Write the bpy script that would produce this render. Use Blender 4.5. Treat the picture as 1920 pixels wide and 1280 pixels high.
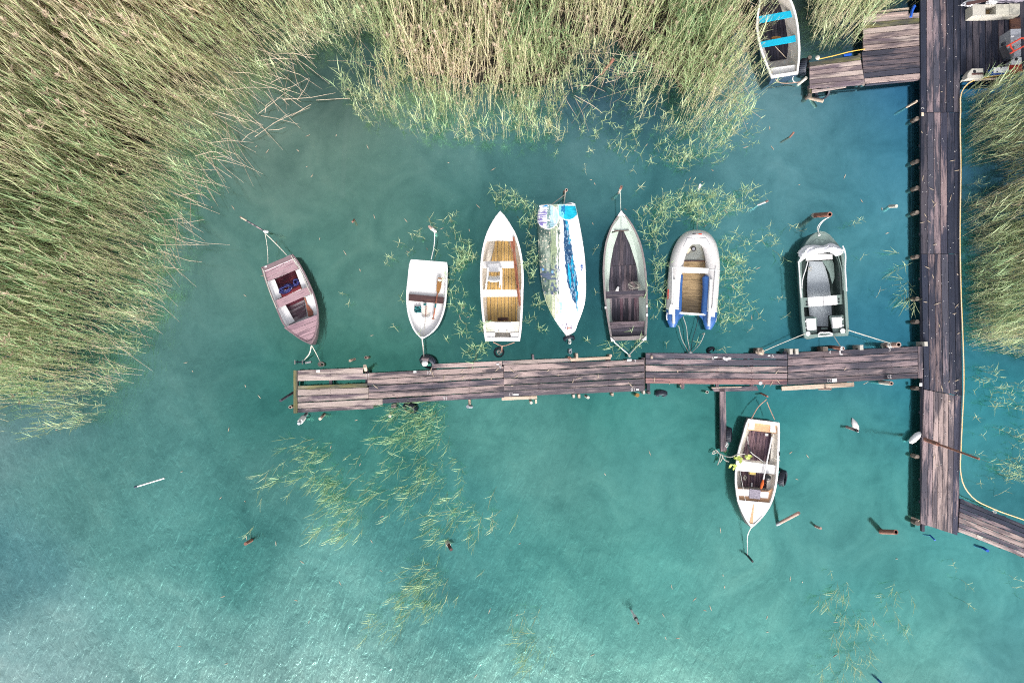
import bpy, math, random
import numpy as np
from mathutils import Vector, Matrix
R_ = math.radians
random.seed(7); rng = np.random.default_rng(7)
scene = bpy.context.scene
for o in list(bpy.data.objects): bpy.data.objects.remove(o)
COL = scene.collection

# ---------------------------------------------------------------- camera, sky, sun, exposure
H = 21.333                      # drone height above the water, metres (32 m of lake across the frame)
cam = bpy.data.cameras.new("camera"); cam.lens = 24; cam.sensor_width = 36; cam.clip_end = 3000
co = bpy.data.objects.new("camera", cam); COL.objects.link(co); co.location = (0, 0, H); scene.camera = co
SUN_EL, SUN_AZ = R_(27), R_(170)   # azimuth clockwise from +Y (image top): below the picture
world = bpy.data.worlds.new("World"); scene.world = world; world.use_nodes = True
wn, wl = world.node_tree.nodes, world.node_tree.links
for n in list(wn): wn.remove(n)
sky = wn.new("ShaderNodeTexSky"); sky.sky_type = 'NISHITA'; sky.sun_disc = False
sky.sun_elevation = SUN_EL; sky.sun_rotation = SUN_AZ; sky.dust_density = 4.0; sky.air_density = 1.0
hs = wn.new("ShaderNodeHueSaturation"); hs.inputs['Saturation'].default_value = 0.25; hs.inputs['Value'].default_value = 1.0
bg = wn.new("ShaderNodeBackground"); bg.inputs['Strength'].default_value = 0.15
wo = wn.new("ShaderNodeOutputWorld")
wl.new(sky.outputs[0], hs.inputs['Color']); wl.new(hs.outputs[0], bg.inputs['Color']); wl.new(bg.outputs[0], wo.inputs['Surface'])
sl = bpy.data.lights.new("sun", 'SUN'); sl.energy = 2.0; sl.angle = R_(18); sl.color = (1.0, 0.96, 0.9)
so = bpy.data.objects.new("sun", sl); COL.objects.link(so)
sd = Vector((math.sin(SUN_AZ)*math.cos(SUN_EL), math.cos(SUN_AZ)*math.cos(SUN_EL), math.sin(SUN_EL)))
so.rotation_euler = sd.to_track_quat('Z', 'Y').to_euler(); so.location = (0, 0, 30)
vs = scene.view_settings
scene.display_settings.display_device = 'sRGB'
vs.view_transform = 'Standard'; vs.look = 'None'; vs.gamma = 1; vs.exposure = 1.0; vs.use_curve_mapping = False
scene.render.engine = 'CYCLES'
scene.cycles.use_denoising = False; scene.cycles.pixel_filter_type = 'BLACKMAN_HARRIS'; scene.cycles.filter_width = 1.1; scene.cycles.max_bounces = 6; scene.cycles.diffuse_bounces = 3
scene.cycles.glossy_bounces = 3; scene.cycles.transparent_max_bounces = 12; scene.cycles.caustics_reflective = False; scene.cycles.sample_clamp_indirect = 3.0; scene.cycles.sample_clamp_direct = 6.0

# ---------------------------------------------------------------- helpers
def P(px, py, z=0.0):
    k = (1 - z / H) / 60.0
    return Vector(((px - 960) * k, (640 - py) * k, z))
class V:                        # a window of the survey picture: window units -> place at height z
    def __init__(s, x0, y0, sc): s.x0, s.y0, s.s = x0, y0, sc
    def __call__(s, X, Y, z=0.0): return P(s.x0 + X / s.s, s.y0 + Y / s.s, z)
    def L(s, pts, z=0.0): return [s(x, y, z) for x, y in pts]
WM = {}
def reg(o, W, parent=None):
    WM[o] = W; o.parent = parent
    o.matrix_basis = (WM[parent].inverted() @ W) if parent else W
def frame(origin, ang=0.0): return Matrix.Translation(origin) @ Matrix.Rotation(ang, 4, 'Z')
def tag(o, label=None, cat=None, group=None, kind=None):
    if label: o['label'] = label
    if cat: o['category'] = cat
    if group: o['group'] = group
    if kind: o['kind'] = kind
    return o
def thing(name, label, cat, origin, ang=0.0, group=None):
    o = bpy.data.objects.new(name, None); o.empty_display_size = .2; COL.objects.link(o)
    reg(o, frame(Vector(origin), ang)); return tag(o, label, cat, group)
class MB:
    def __init__(s): s.v, s.f, s.m, s.mi, s.c = [], [], [], 0, None
    def add(s, vs, fs):
        b = len(s.v); s.v += [Vector(v) for v in vs]
        for f in fs: s.f.append([b + i for i in f]); s.m.append(s.mi)
        return s
    def prism(s, poly, z0, z1, top_in=0.0):
        n = len(poly); c = sum((Vector((p[0], p[1], 0)) for p in poly), Vector()) / n
        area = sum(poly[i][0]*poly[(i+1) % n][1] - poly[(i+1) % n][0]*poly[i][1] for i in range(n))
        if area < 0: poly = poly[::-1]
        top = []
        for p in poly:
            q = Vector((p[0], p[1], 0)); d = (c - q); l = d.length or 1
            q = q + d / l * top_in; top.append((q.x, q.y, z1))
        s.add([(p[0], p[1], z0) for p in poly] + top,
              [list(range(n))[::-1], list(range(n, 2*n))] + [[i, (i+1) % n, n+(i+1) % n, n+i] for i in range(n)])
        return s
    def box(s, c, size, ang=0.0, tilt=None):
        x, y, z = [k/2 for k in size]; M = Matrix.Rotation(ang, 3, 'Z')
        if tilt is not None: M = tilt
        vs = [Vector(c) + M @ Vector((sx*x, sy*y, sz*z)) for sz in (-1, 1) for sx, sy in ((-1, -1), (1, -1), (1, 1), (-1, 1))]
        return s.add(vs, [[3, 2, 1, 0], [4, 5, 6, 7], [0, 1, 5, 4], [1, 2, 6, 5], [2, 3, 7, 6], [3, 0, 4, 7]])
    def tube(s, pts, r, n=6, cap=True, closed=False):
        pts = [Vector(p) for p in pts]; k = len(pts); rr = r if isinstance(r, (list, tuple)) else [r]*k
        vs = []
        up = Vector((0, 0, 1))
        for i, p in enumerate(pts):
            if closed: t = pts[(i+1) % k] - pts[i-1]
            else: t = pts[min(i+1, k-1)] - pts[max(i-1, 0)]
            t = t.normalized() if t.length > 1e-9 else Vector((1, 0, 0))
            a = t.cross(up)
            if a.length < .05: a = t.cross(Vector((0, 1, 0)))
            a.normalize(); b = a.cross(t)
            vs += [p + (a*math.cos(2*math.pi*j/n) + b*math.sin(2*math.pi*j/n))*rr[i] for j in range(n)]
        fs = [[i*n+j, i*n+(j+1) % n, ((i+1) % k)*n+(j+1) % n, ((i+1) % k)*n+j] for i in range(k if closed else k-1) for j in range(n)]
        if cap and not closed: fs += [list(range(n))[::-1], [(k-1)*n+j for j in range(n)]]
        return s.add(vs, fs)
    def lathe(s, c, prof, n=14, M=None):
        M = M or Matrix.Identity(3); vs = [Vector(c) + M @ Vector((r*math.cos(2*math.pi*j/n), r*math.sin(2*math.pi*j/n), z)) for r, z in prof for j in range(n)]
        k = len(prof)
        fs = [[i*n+j, i*n+(j+1) % n, (i+1)*n+(j+1) % n, (i+1)*n+j] for i in range(k-1) for j in range(n)]
        return s.add(vs, fs)
    def build(s, name, mats, parent=None, origin=None, ang=0.0, smooth=False, colors=None):
        if not isinstance(mats, (list, tuple)): mats = [mats]
        if origin is None:
            if parent is not None: W = WM[parent].copy()
            else: W = frame(sum(s.v, Vector()) / len(s.v), ang)
        else: W = frame(Vector(origin), ang)
        inv = W.inverted()
        me = bpy.data.meshes.new(name); me.from_pydata([tuple(inv @ v) for v in s.v], [], s.f)
        for m in mats: me.materials.append(m)
        me.polygons.foreach_set('material_index', s.m)
        if smooth:
            me.polygons.foreach_set('use_smooth', [True]*len(s.f))
            try: me.set_sharp_from_angle(angle=R_(38))
            except Exception: pass
        if colors is not None:
            a = me.color_attributes.new('print', 'FLOAT_COLOR', 'POINT'); a.data.foreach_set('color', np.asarray(colors, dtype=np.float32).ravel())
        me.update()
        o = bpy.data.objects.new(name, me); COL.objects.link(o); reg(o, W, parent); return o
def spl(pts, n):                # smooth resample of a polyline
    p = np.array([tuple(q) for q in pts], float); d = np.r_[0, np.cumsum(np.linalg.norm(np.diff(p, axis=0), axis=1))]; d /= d[-1]
    t = np.linspace(0, 1, n); m = np.gradient(p, d, axis=0, edge_order=1)
    out = []
    for x in t:
        i = min(max(np.searchsorted(d, x, side='right') - 1, 0), len(d) - 2); h = d[i+1] - d[i]; u = (x - d[i]) / h
        out.append((2*u**3-3*u**2+1)*p[i] + (u**3-2*u**2+u)*h*m[i] + (-2*u**3+3*u**2)*p[i+1] + (u**3-u**2)*h*m[i+1])
    return [Vector(q) for q in out]
def clip(poly, a, nrm):         # keep side (p-a).nrm >= 0
    out = []
    for i in range(len(poly)):
        p, q = poly[i], poly[(i+1) % len(poly)]; dp = (p - a).dot(nrm); dq = (q - a).dot(nrm)
        if dp >= 0: out.append(p)
        if (dp >= 0) != (dq >= 0): out.append(p + (q - p) * (dp / (dp - dq)))
    return out
def boards(poly, along, n, z, th, mat, parent, name='plank', gap=.012, jit=.003, kind=None):
    """cut a deck outline into n separate boards running 'along'"""
    P2 = [Vector((p[0], p[1])) for p in poly]; d = Vector((along[0], along[1])).normalized(); nr = Vector((-d.y, d.x))
    s = [p.dot(nr) for p in P2]; lo, hi = min(s), max(s); w = (hi - lo) / n; out = []
    for i in range(n):
        a0, a1 = lo + i*w + gap/2, lo + (i+1)*w - gap/2
        q = clip(clip(P2, nr * a0, nr), nr * a1, -nr)
        if len(q) < 3: continue
        zz = random.uniform(-jit, jit); c = sum(q, Vector((0, 0))) / len(q)
        m = MB().prism(q, z - th + zz, z + zz, top_in=.0)
        out.append(m.build(name, random.choice(mat) if isinstance(mat, list) else mat, parent, origin=(c.x, c.y, z), ang=math.atan2(d.y, d.x)))
    return out
def plank(quad, z, th, mat, parent, name='plank', jit=.004, label=None):
    """quad: a,b (one end) c,d (other end) in order round the board"""
    z += random.uniform(-jit, jit)
    e1 = (quad[2] + quad[3]) / 2 - (quad[0] + quad[1]) / 2; ang = math.atan2(e1.y, e1.x)
    e2 = (quad[1] + quad[2]) / 2 - (quad[0] + quad[3]) / 2
    if e2.length > e1.length: ang = math.atan2(e2.y, e2.x)
    c = sum(quad, Vector()) / 4
    o = MB().prism([(p.x, p.y) for p in quad], z - th, z).build(name, mat, parent, origin=(c.x, c.y, z), ang=ang)
    bv = .004
    if label: o['label'] = label
    return o
def rope(name, label, pts, r, mat, parent=None, sag=0.0, cat='rope', group=None, n=14, sides=5):
    q = spl(pts, n) if len(pts) > 2 else [Vector(pts[0]).lerp(Vector(pts[1]), i/(n-1)) for i in range(n)]
    for i, v in enumerate(q): v.z -= sag * 4 * (i/(n-1)) * (1 - i/(n-1)); v.z = max(v.z, -.05)
    o = MB().tube(q, r, sides).build(name, mat, parent, smooth=True)
    if parent is None: tag(o, label, cat, group)
    return o

# ---------------------------------------------------------------- materials
def lin(r, g, b): return tuple(((c/255)/12.92 if c <= 10 else ((c/255+.055)/1.055)**2.4) for c in (r, g, b))
def newmat(name):
    m = bpy.data.materials.new(name); m.use_nodes = True; nt = m.node_tree
    return m, nt.nodes, nt.links, nt.nodes['Principled BSDF']
def ramp(N, stops):
    r = N.new('ShaderNodeValToRGB'); e = r.color_ramp.elements
    while len(e) < len(stops): e.new(.5)
    for k, (p, c) in zip(e, stops): k.position = p; k.color = tuple(c) + (1,) if len(c) == 3 else c
    return r
def mth(N, L, op, a, b=None, clamp=False):
    n = N.new('ShaderNodeMath'); n.operation = op; n.use_clamp = clamp
    for i, x in enumerate((a, b)):
        if x is None: continue
        if isinstance(x, (int, float)): n.inputs[i].default_value = x
        else: L.new(x, n.inputs[i])
    return n.outputs[0]
def mixc(N, L, fac, a, b, mode='MIX'):
    n = N.new('ShaderNodeMix'); n.data_type = 'RGBA'; n.blend_type = mode
    for k, x in ((0, fac), (6, a), (7, b)):
        if isinstance(x, (int, float)): n.inputs[k].default_value = x
        elif isinstance(x, tuple): n.inputs[k].default_value = x if len(x) == 4 else x + (1,)
        else: L.new(x, n.inputs[k])
    return n.outputs[2]
def coords(N, L, scale, rnd=True):
    tc = N.new('ShaderNodeTexCoord'); mp = N.new('ShaderNodeMapping'); mp.inputs['Scale'].default_value = scale
    L.new(tc.outputs['Object'], mp.inputs['Vector'])
    if rnd:
        oi = N.new('ShaderNodeObjectInfo'); v = mth(N, L, 'MULTIPLY', oi.outputs['Random'], 53.0)
        cx = N.new('ShaderNodeCombineXYZ'); [L.new(v, cx.inputs[i]) for i in range(3)]; L.new(cx.outputs[0], mp.inputs['Location'])
        return mp.outputs[0], oi.outputs['Random']
    return mp.outputs[0], None
def noise(N, L, vec, scale=1.0, detail=4, rough=.55, dist=0.0):
    n = N.new('ShaderNodeTexNoise'); n.inputs['Scale'].default_value = scale; n.inputs['Detail'].default_value = detail
    n.inputs['Roughness'].default_value = rough; n.inputs['Distortion'].default_value = dist; L.new(vec, n.inputs['Vector']); return n.outputs['Fac']
def wood(name, light, dark, bias=.5, var=.35, rough=.75, stain=1.0, moss=0.0):
    m, N, L, B = newmat(name)
    g, rnd = coords(N, L, (1.3, 17, 17)); st, _ = coords(N, L, (.55, 2.6, 2.6)); fc, _ = coords(N, L, (2.2, 60, 60)); kn, _ = coords(N, L, (2.2, 7, 7))
    A = noise(N, L, g, 1, 7, .62, .6); S = noise(N, L, st, 1, 5, .6, .5); C = noise(N, L, fc, 1, 5, .6)
    f = mth(N, L, 'ADD', mth(N, L, 'MULTIPLY', A, .55), mth(N, L, 'MULTIPLY', S, .95*stain))
    f = mth(N, L, 'ADD', f, mth(N, L, 'MULTIPLY', rnd, .16))
    r = ramp(N, [(max(0, bias+.01), (0, 0, 0)), (min(1, bias+.17), (1, 1, 1))]); L.new(f, r.inputs[0])
    col = mixc(N, L, r.outputs[0], light, dark)
    cr = ramp(N, [(.34, (.16, .16, .19)), (.44, (1, 1, 1)), (.62, (1, 1, 1)), (.74, (1.0+.25, 1.2, 1.18))]); L.new(C, cr.inputs[0])
    col = mixc(N, L, .75, col, cr.outputs[0], 'MULTIPLY')
    vo = N.new('ShaderNodeTexVoronoi'); vo.inputs['Scale'].default_value = 1.0; L.new(kn, vo.inputs['Vector'])
    kr = ramp(N, [(.06, (.22, .2, .25)), (.13, (1, 1, 1))]); L.new(vo.outputs['Distance'], kr.inputs[0])
    col = mixc(N, L, .8, col, kr.outputs[0], 'MULTIPLY')
    if moss:
        mo = noise(N, L, st, 2.2, 4); mr = ramp(N, [(.45, (0, 0, 0)), (.6, (moss,)*3)]); L.new(mo, mr.inputs[0]); col = mixc(N, L, mr.outputs[0], col, (.16, .15, .05))
    hv = N.new('ShaderNodeHueSaturation'); v = mth(N, L, 'ADD', mth(N, L, 'MULTIPLY', rnd, var), 1-var/2); L.new(v, hv.inputs['Value']); L.new(col, hv.inputs['Color'])
    L.new(hv.outputs[0], B.inputs['Base Color']); B.inputs['Roughness'].default_value = rough; B.inputs['Specular IOR Level'].default_value = .3
    bp = N.new('ShaderNodeBump'); bp.inputs['Strength'].default_value = .6; bp.inputs['Distance'].default_value = .006; L.new(C, bp.inputs['Height']); L.new(bp.outputs[0], B.inputs['Normal'])
    return m
def paint(name, col, dirt=.25, rough=.45, scale=3.0, dcol=None, metal=0.0, var=0.0, fine=.1, streak=(1, 1, 1)):
    m, N, L, B = newmat(name); v, rnd = coords(N, L, tuple(scale*s for s in streak)); w, _ = coords(N, L, (scale*11,)*3)
    a = noise(N, L, v, 1, 6, .65, .4); b = noise(N, L, w, 1, 3)
    r = ramp(N, [(.46, (0, 0, 0)), (.72, (1, 1, 1))]); L.new(a, r.inputs[0])
    dc = dcol or tuple(c*.45 for c in col); f = mth(N, L, 'MULTIPLY', r.outputs[0], dirt)
    c = mixc(N, L, f, tuple(col), tuple(dc)); r2 = ramp(N, [(.3, (1-fine*2,)*3), (.6, (1, 1, 1))]); L.new(b, r2.inputs[0]); c = mixc(N, L, 1.0, c, r2.outputs[0], 'MULTIPLY')
    L.new(c, B.inputs['Base Color']); B.inputs['Roughness'].default_value = rough; B.inputs['Metallic'].default_value = metal
    bp = N.new('ShaderNodeBump'); bp.inputs['Strength'].default_value = .15; bp.inputs['Distance'].default_value = .01; L.new(a, bp.inputs['Height']); L.new(bp.outputs[0], B.inputs['Normal'])
    return m
M = {}
M['pier'] = wood('weathered_pier_wood', (.40, .305, .29), (.085, .072, .085), .715)
M['pier2'] = wood('weathered_pier_wood_blue', (.30, .225, .235), (.065, .060, .08), .69)
M['pierdark'] = wood('wet_dark_wood', (.15, .115, .125), (.04, .04, .058), .70)
M['walk'] = wood('walkway_wood', (.24, .175, .18), (.036, .037, .06), .665, var=.6)
M['walk2'] = wood('walkway_wood_dark', (.085, .075, .095), (.018, .022, .04), .64, var=.5)
M['walk3'] = wood('walkway_wood_worn', (.27, .20, .215), (.05, .05, .07), .69, var=.4)
M['pink'] = wood('pinkish_new_wood', (.36, .275, .255), (.13, .10, .11), .72)
M['red'] = wood('reddish_wood', (.36, .20, .19), (.12, .07, .09), .72)
M['pale'] = wood('pale_plank_wood', (.55, .44, .35), (.3, .22, .17), .80)
M['mossy'] = wood('mossy_wood', (.22, .20, .14), (.06, .06, .05), .66, moss=.6)
M['palegrey'] = wood('pale_grey_wood', (.42, .34, .32), (.12, .09, .11), .76, moss=.12)
M['mauve'] = wood('faded_mauve_paint_wood', (.36, .235, .265), (.23, .145, .175), .70, var=.12, stain=.8)
M['redfloor'] = wood('red_stained_floor', (.30, .05, .065), (.10, .02, .035), .66)
M['greyfloor'] = wood('grey_worn_floor', (.42, .36, .38), (.12, .07, .09), .68)
M['pine'] = wood('yellow_pine_floor', (.56, .36, .13), (.40, .23, .07), .74, var=.15, stain=.6)
M['oldfloor'] = wood('old_grey_floor', (.19, .145, .165), (.045, .04, .055), .66, var=.6)
M['blackfloor'] = wood('black_wet_floor', (.035, .03, .04), (.012, .011, .02), .68, var=.5)
M['brownfloor'] = wood('brown_floor_board', (.20, .125, .14), (.07, .045, .065), .70, var=.4)
M['brown'] = wood('dark_brown_thwart', (.16, .075, .05), (.06, .03, .03), .66)
M['oar'] = wood('varnished_oar_wood', (.34, .13, .08), (.2, .07, .045), .74, rough=.4)
M['oary'] = wood('ochre_oar_wood', (.45, .24, .07), (.25, .12, .04), .74, rough=.4)
M['post'] = wood('round_post_wood', (.30, .24, .20), (.10, .08, .07), .68)
M['white'] = paint('white_gelcoat', (.80, .78, .78), .32, .35, 2.5, (.55, .47, .40))
M['white2'] = paint('bright_white_paint', (.80, .79, .80), .22, .4)
M['cream'] = paint('cream_gelcoat', (.72, .67, .60), .35, .45, 3, (.5, .42, .32))
M['creamwall'] = paint('grimy_white_planking', (.62, .57, .53), .6, .6, 3, (.36, .32, .27))
M['mint'] = paint('pale_mint_paint', (.52, .60, .54), .3, .5, 4, (.38, .42, .38))
M['rim'] = paint('dark_rubbing_strip', (.16, .12, .13), .5, .6, 5)
M['rimgrey'] = paint('grey_brown_gunwale', (.22, .19, .19), .6, .6, 6, (.09, .07, .08))
M['mauve2'] = paint('mauve_gunwale', (.20, .14, .155), .4, .6, 6)
M['navy'] = paint('navy_hull', (.02, .035, .07), .2, .4)
M['hullmauve'] = paint('dull_mauve_hull', (.12, .075, .09), .4, .5)
M['peach'] = paint('peach_orange_trim', (.66, .38, .21), .3, .5, 4, (.5, .3, .2))
M['tarpw'] = paint('crumpled_white_canvas', (.76, .76, .80), .25, .6, 5, (.5, .5, .62))
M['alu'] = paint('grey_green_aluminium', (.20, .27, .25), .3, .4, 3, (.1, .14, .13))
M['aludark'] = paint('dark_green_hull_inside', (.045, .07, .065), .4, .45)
M['floorpad'] = paint('pale_blue_grey_deck_pad', (.42, .46, .50), .25, .6, 2)
M['seatw'] = paint('white_seat_panel', (.70, .70, .70), .15, .45)
M['pvc'] = paint('light_grey_inflatable_pvc', (.62, .60, .60), .2, .4, 2.5, (.5, .47, .45))
M['pvcblue'] = paint('blue_inflatable_pvc', (.03, .10, .30), .25, .35, 3)
M['muck'] = paint('brown_mucky_water_boards', (.40, .28, .15), .9, .25, 6, (.09, .06, .035), streak=(.5, 3, 1), fine=.2)
M['muck2'] = paint('grey_green_inflatable_floor', (.30, .32, .30), .6, .35, 4, (.25, .2, .1))
M['rope'] = paint('pale_rope', (.55, .52, .46), .4, .8, 20, (.3, .27, .22))
M['ropew'] = paint('white_rope', (.70, .70, .68), .3, .8, 20)
M['ropeblue'] = paint('blue_rope', (.015, .02, .13), .3, .7, 10, (.04, .05, .25))
M['ropeorange'] = paint('orange_brown_rope', (.45, .27, .2), .4, .8, 20)
M['rubber'] = paint('black_tyre_rubber', (.018, .024, .04), .6, .55, 8, (.05, .06, .09))
M['black'] = paint('black_plastic', (.012, .013, .018), .3, .5)
M['rust'] = paint('rusty_red_steel', (.27, .115, .085), .7, .7, 9, (.14, .08, .06))
M['rustpale'] = paint('faded_rust_pipe', (.38, .25, .21), .6, .7, 9, (.42, .37, .33))
M['foam'] = paint('weathered_foam', (.50, .47, .42), .5, .7, 4, (.35, .35, .33))
M['conc'] = paint('mouldy_concrete', (.55, .52, .44), .9, .8, 4, (.22, .22, .2))
M['greybox'] = paint('grey_plastic_box', (.33, .34, .38), .3, .5, 4)
M['redp'] = paint('red_paint', (.62, .06, .03), .2, .4)
M['rednet'] = paint('red_plastic_mesh', (.45, .02, .06), .5, .6, 14, (.08, .01, .03))
M['blue'] = paint('blue_strap', (.01, .09, .5), .2, .5)
M['bluebright'] = paint('cyan_blue_thwart_paint', (.0, .36, .55), .15, .45, 3, (.0, .26, .42))
M['teal'] = paint('teal_cloth', (.01, .13, .14), .4, .8)
M['yellow'] = paint('yellow_hose_skin', (.66, .42, .08), .2, .5)
M['hosepale'] = paint('bleached_hose_top', (.80, .66, .50), .3, .5)
M['sponge'] = paint('yellow_sponge', (.7, .55, .2), .2, .9)
M['orange'] = paint('orange_float', (.7, .13, .02), .2, .5)
M['cloth'] = paint('grey_speckled_cloth', (.30, .27, .33), .9, .9, 22, (.1, .09, .12))
M['paintmark'] = paint('white_line_paint', (.55, .53, .54), .8, .8, 60, (.22, .2, .22))
M['algae'] = paint('algae_covered_steel', (.12, .17, .06), .5, .7, 9)
def printed(name):
    m, N, L, B = newmat(name); a = N.new('ShaderNodeAttribute'); a.attribute_name = 'print'; L.new(a.outputs['Color'], B.inputs['Base Color'])
    B.inputs['Roughness'].default_value = .45
    v, _ = coords(N, L, (3, 1.2, 3), False); h = noise(N, L, v, 1, 4, .5, .8); bp = N.new('ShaderNodeBump'); bp.inputs['Strength'].default_value = .8; bp.inputs['Distance'].default_value = .05
    L.new(h, bp.inputs['Height']); L.new(bp.outputs[0], B.inputs['Normal']); return m
M['print'] = printed('printed_banner_canvas')
# ---------------------------------------------------------------- water and lake bed
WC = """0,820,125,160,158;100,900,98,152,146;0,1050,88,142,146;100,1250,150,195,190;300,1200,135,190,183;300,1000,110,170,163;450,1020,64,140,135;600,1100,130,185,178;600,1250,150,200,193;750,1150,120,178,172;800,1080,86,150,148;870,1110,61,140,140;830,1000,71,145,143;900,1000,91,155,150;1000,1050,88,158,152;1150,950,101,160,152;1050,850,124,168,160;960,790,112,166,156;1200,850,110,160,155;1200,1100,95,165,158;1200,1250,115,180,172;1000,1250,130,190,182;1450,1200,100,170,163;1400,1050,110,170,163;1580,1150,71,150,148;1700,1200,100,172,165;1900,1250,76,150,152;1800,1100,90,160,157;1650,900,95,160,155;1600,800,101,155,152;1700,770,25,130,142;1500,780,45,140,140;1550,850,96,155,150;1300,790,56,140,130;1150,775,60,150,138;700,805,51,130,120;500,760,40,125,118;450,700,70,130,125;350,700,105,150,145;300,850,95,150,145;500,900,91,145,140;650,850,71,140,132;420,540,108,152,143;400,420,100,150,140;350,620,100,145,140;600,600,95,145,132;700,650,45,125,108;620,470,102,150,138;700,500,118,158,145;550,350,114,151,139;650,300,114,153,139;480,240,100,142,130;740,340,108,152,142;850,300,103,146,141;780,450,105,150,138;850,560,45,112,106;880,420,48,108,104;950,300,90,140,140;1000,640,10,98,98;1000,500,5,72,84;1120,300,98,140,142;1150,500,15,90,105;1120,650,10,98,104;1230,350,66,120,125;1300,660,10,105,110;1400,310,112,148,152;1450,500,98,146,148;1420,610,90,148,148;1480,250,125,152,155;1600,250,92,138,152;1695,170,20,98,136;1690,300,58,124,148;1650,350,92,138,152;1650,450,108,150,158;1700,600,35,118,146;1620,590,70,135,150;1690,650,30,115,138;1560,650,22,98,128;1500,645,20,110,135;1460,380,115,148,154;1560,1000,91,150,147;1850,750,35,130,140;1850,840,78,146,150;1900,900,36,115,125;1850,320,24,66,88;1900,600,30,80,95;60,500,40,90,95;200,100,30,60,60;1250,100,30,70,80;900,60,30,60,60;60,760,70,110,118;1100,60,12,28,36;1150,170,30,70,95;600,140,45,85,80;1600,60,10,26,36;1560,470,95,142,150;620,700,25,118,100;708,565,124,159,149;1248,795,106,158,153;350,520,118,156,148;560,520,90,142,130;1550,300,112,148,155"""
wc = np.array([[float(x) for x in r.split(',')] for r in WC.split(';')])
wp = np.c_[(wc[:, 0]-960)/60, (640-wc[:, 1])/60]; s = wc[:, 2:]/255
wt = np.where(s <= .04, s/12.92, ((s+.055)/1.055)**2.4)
xs = np.r_[-1500, -500, -160, -70, -40, np.linspace(-26, 26, 261), 40, 70, 160, 500, 1500]
ys = np.r_[-1500, -500, -160, -70, -40, np.linspace(-18, 18, 181), 40, 70, 160, 500, 1500]
X, Y = np.meshgrid(xs, ys); pts = np.c_[X.ravel(), Y.ravel()]
q = np.c_[np.clip(pts[:, 0], -17, 17), np.clip(pts[:, 1], -11.4, 11.4)]
d2 = ((q[:, None, :] - wp[None])**2).sum(2); w = np.exp(-d2/(2*1.05**2)) + 1e-3/(d2+.5)
tint = (w @ wt) / w.sum(1)[:, None]
wob = .10*np.sin(1.3*pts[:, 0]+.9*pts[:, 1]+2*np.sin(.7*pts[:, 1])) * np.exp(-np.maximum(0, np.abs(pts[:, 0])-18)/5)
u_, v_ = q[:, 0]/16, q[:, 1]/10.667          # gain baked into the water colour, countering the uneven sky reflection
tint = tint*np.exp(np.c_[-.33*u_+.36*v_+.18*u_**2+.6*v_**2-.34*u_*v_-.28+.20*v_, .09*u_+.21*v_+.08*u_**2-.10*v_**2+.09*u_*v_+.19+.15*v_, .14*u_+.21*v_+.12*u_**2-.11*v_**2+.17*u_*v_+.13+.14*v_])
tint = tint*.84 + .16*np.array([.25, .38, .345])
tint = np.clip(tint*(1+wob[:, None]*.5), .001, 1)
nx, ny = len(xs), len(ys)
fi = (np.arange(ny-1)[:, None]*nx + np.arange(nx-1)).ravel(); faces = np.c_[fi, fi+1, fi+nx+1, fi+nx]
def sheet(name, z, cols):
    me = bpy.data.meshes.new(name); me.vertices.add(len(pts)); me.vertices.foreach_set('co', np.c_[pts, np.full(len(pts), z)].ravel())
    me.loops.add(faces.size); me.loops.foreach_set('vertex_index', faces.ravel()); me.polygons.add(len(faces))
    me.polygons.foreach_set('loop_start', np.arange(0, faces.size, 4)); me.polygons.foreach_set('loop_total', np.full(len(faces), 4)); me.update(calc_edges=True)
    a = me.color_attributes.new('turbidity_sky_gain', 'FLOAT_COLOR', 'POINT'); a.data.foreach_set('color', np.c_[cols, np.ones(len(cols))].astype(np.float32).ravel())  # murky water colour, with the sky reflection gain baked in
    o = bpy.data.objects.new(name, me); COL.objects.link(o); WM[o] = Matrix.Identity(4); return o
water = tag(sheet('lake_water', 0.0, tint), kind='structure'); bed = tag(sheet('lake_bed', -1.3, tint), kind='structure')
m, N, L, B = newmat('murky_turquoise_water')
a = N.new('ShaderNodeAttribute'); a.attribute_name = 'turbidity_sky_gain'
geo = N.new('ShaderNodeNewGeometry')
def mapped(scale, rot=0.0):
    mp = N.new('ShaderNodeMapping'); mp.inputs['Scale'].default_value = scale; mp.inputs['Rotation'].default_value = (0, 0, rot); L.new(geo.outputs['Position'], mp.inputs['Vector']); return mp.outputs[0]
n1 = noise(N, L, mapped((.55, .55, 1)), 1, 6, .6, 1.2); r1 = ramp(N, [(.25, (.66, .72, .74)), (.5, (1, 1, 1)), (.78, (1.42, 1.25, 1.22))]); L.new(n1, r1.inputs[0])
n2 = noise(N, L, mapped((3, 3, 1)), 1, 6, .7, .6); r2 = ramp(N, [(.25, (.86, .88, .88)), (.75, (1.15, 1.12, 1.12))]); L.new(n2, r2.inputs[0])
n3 = noise(N, L, mapped((34, 34, 1)), 1, 3, .7); r3 = ramp(N, [(.2, (.84, .86, .86)), (.8, (1.17, 1.14, 1.14))]); L.new(n3, r3.inputs[0])
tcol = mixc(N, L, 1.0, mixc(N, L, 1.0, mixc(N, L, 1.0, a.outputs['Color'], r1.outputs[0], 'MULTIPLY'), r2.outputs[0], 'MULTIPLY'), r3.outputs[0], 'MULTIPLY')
BODY, SPEC = .12, 1.0
body = mixc(N, L, 1.0, tcol, (BODY,)*3, 'MULTIPLY')
L.new(body, B.inputs['Base Color']); B.inputs['Roughness'].default_value = .115
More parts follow.
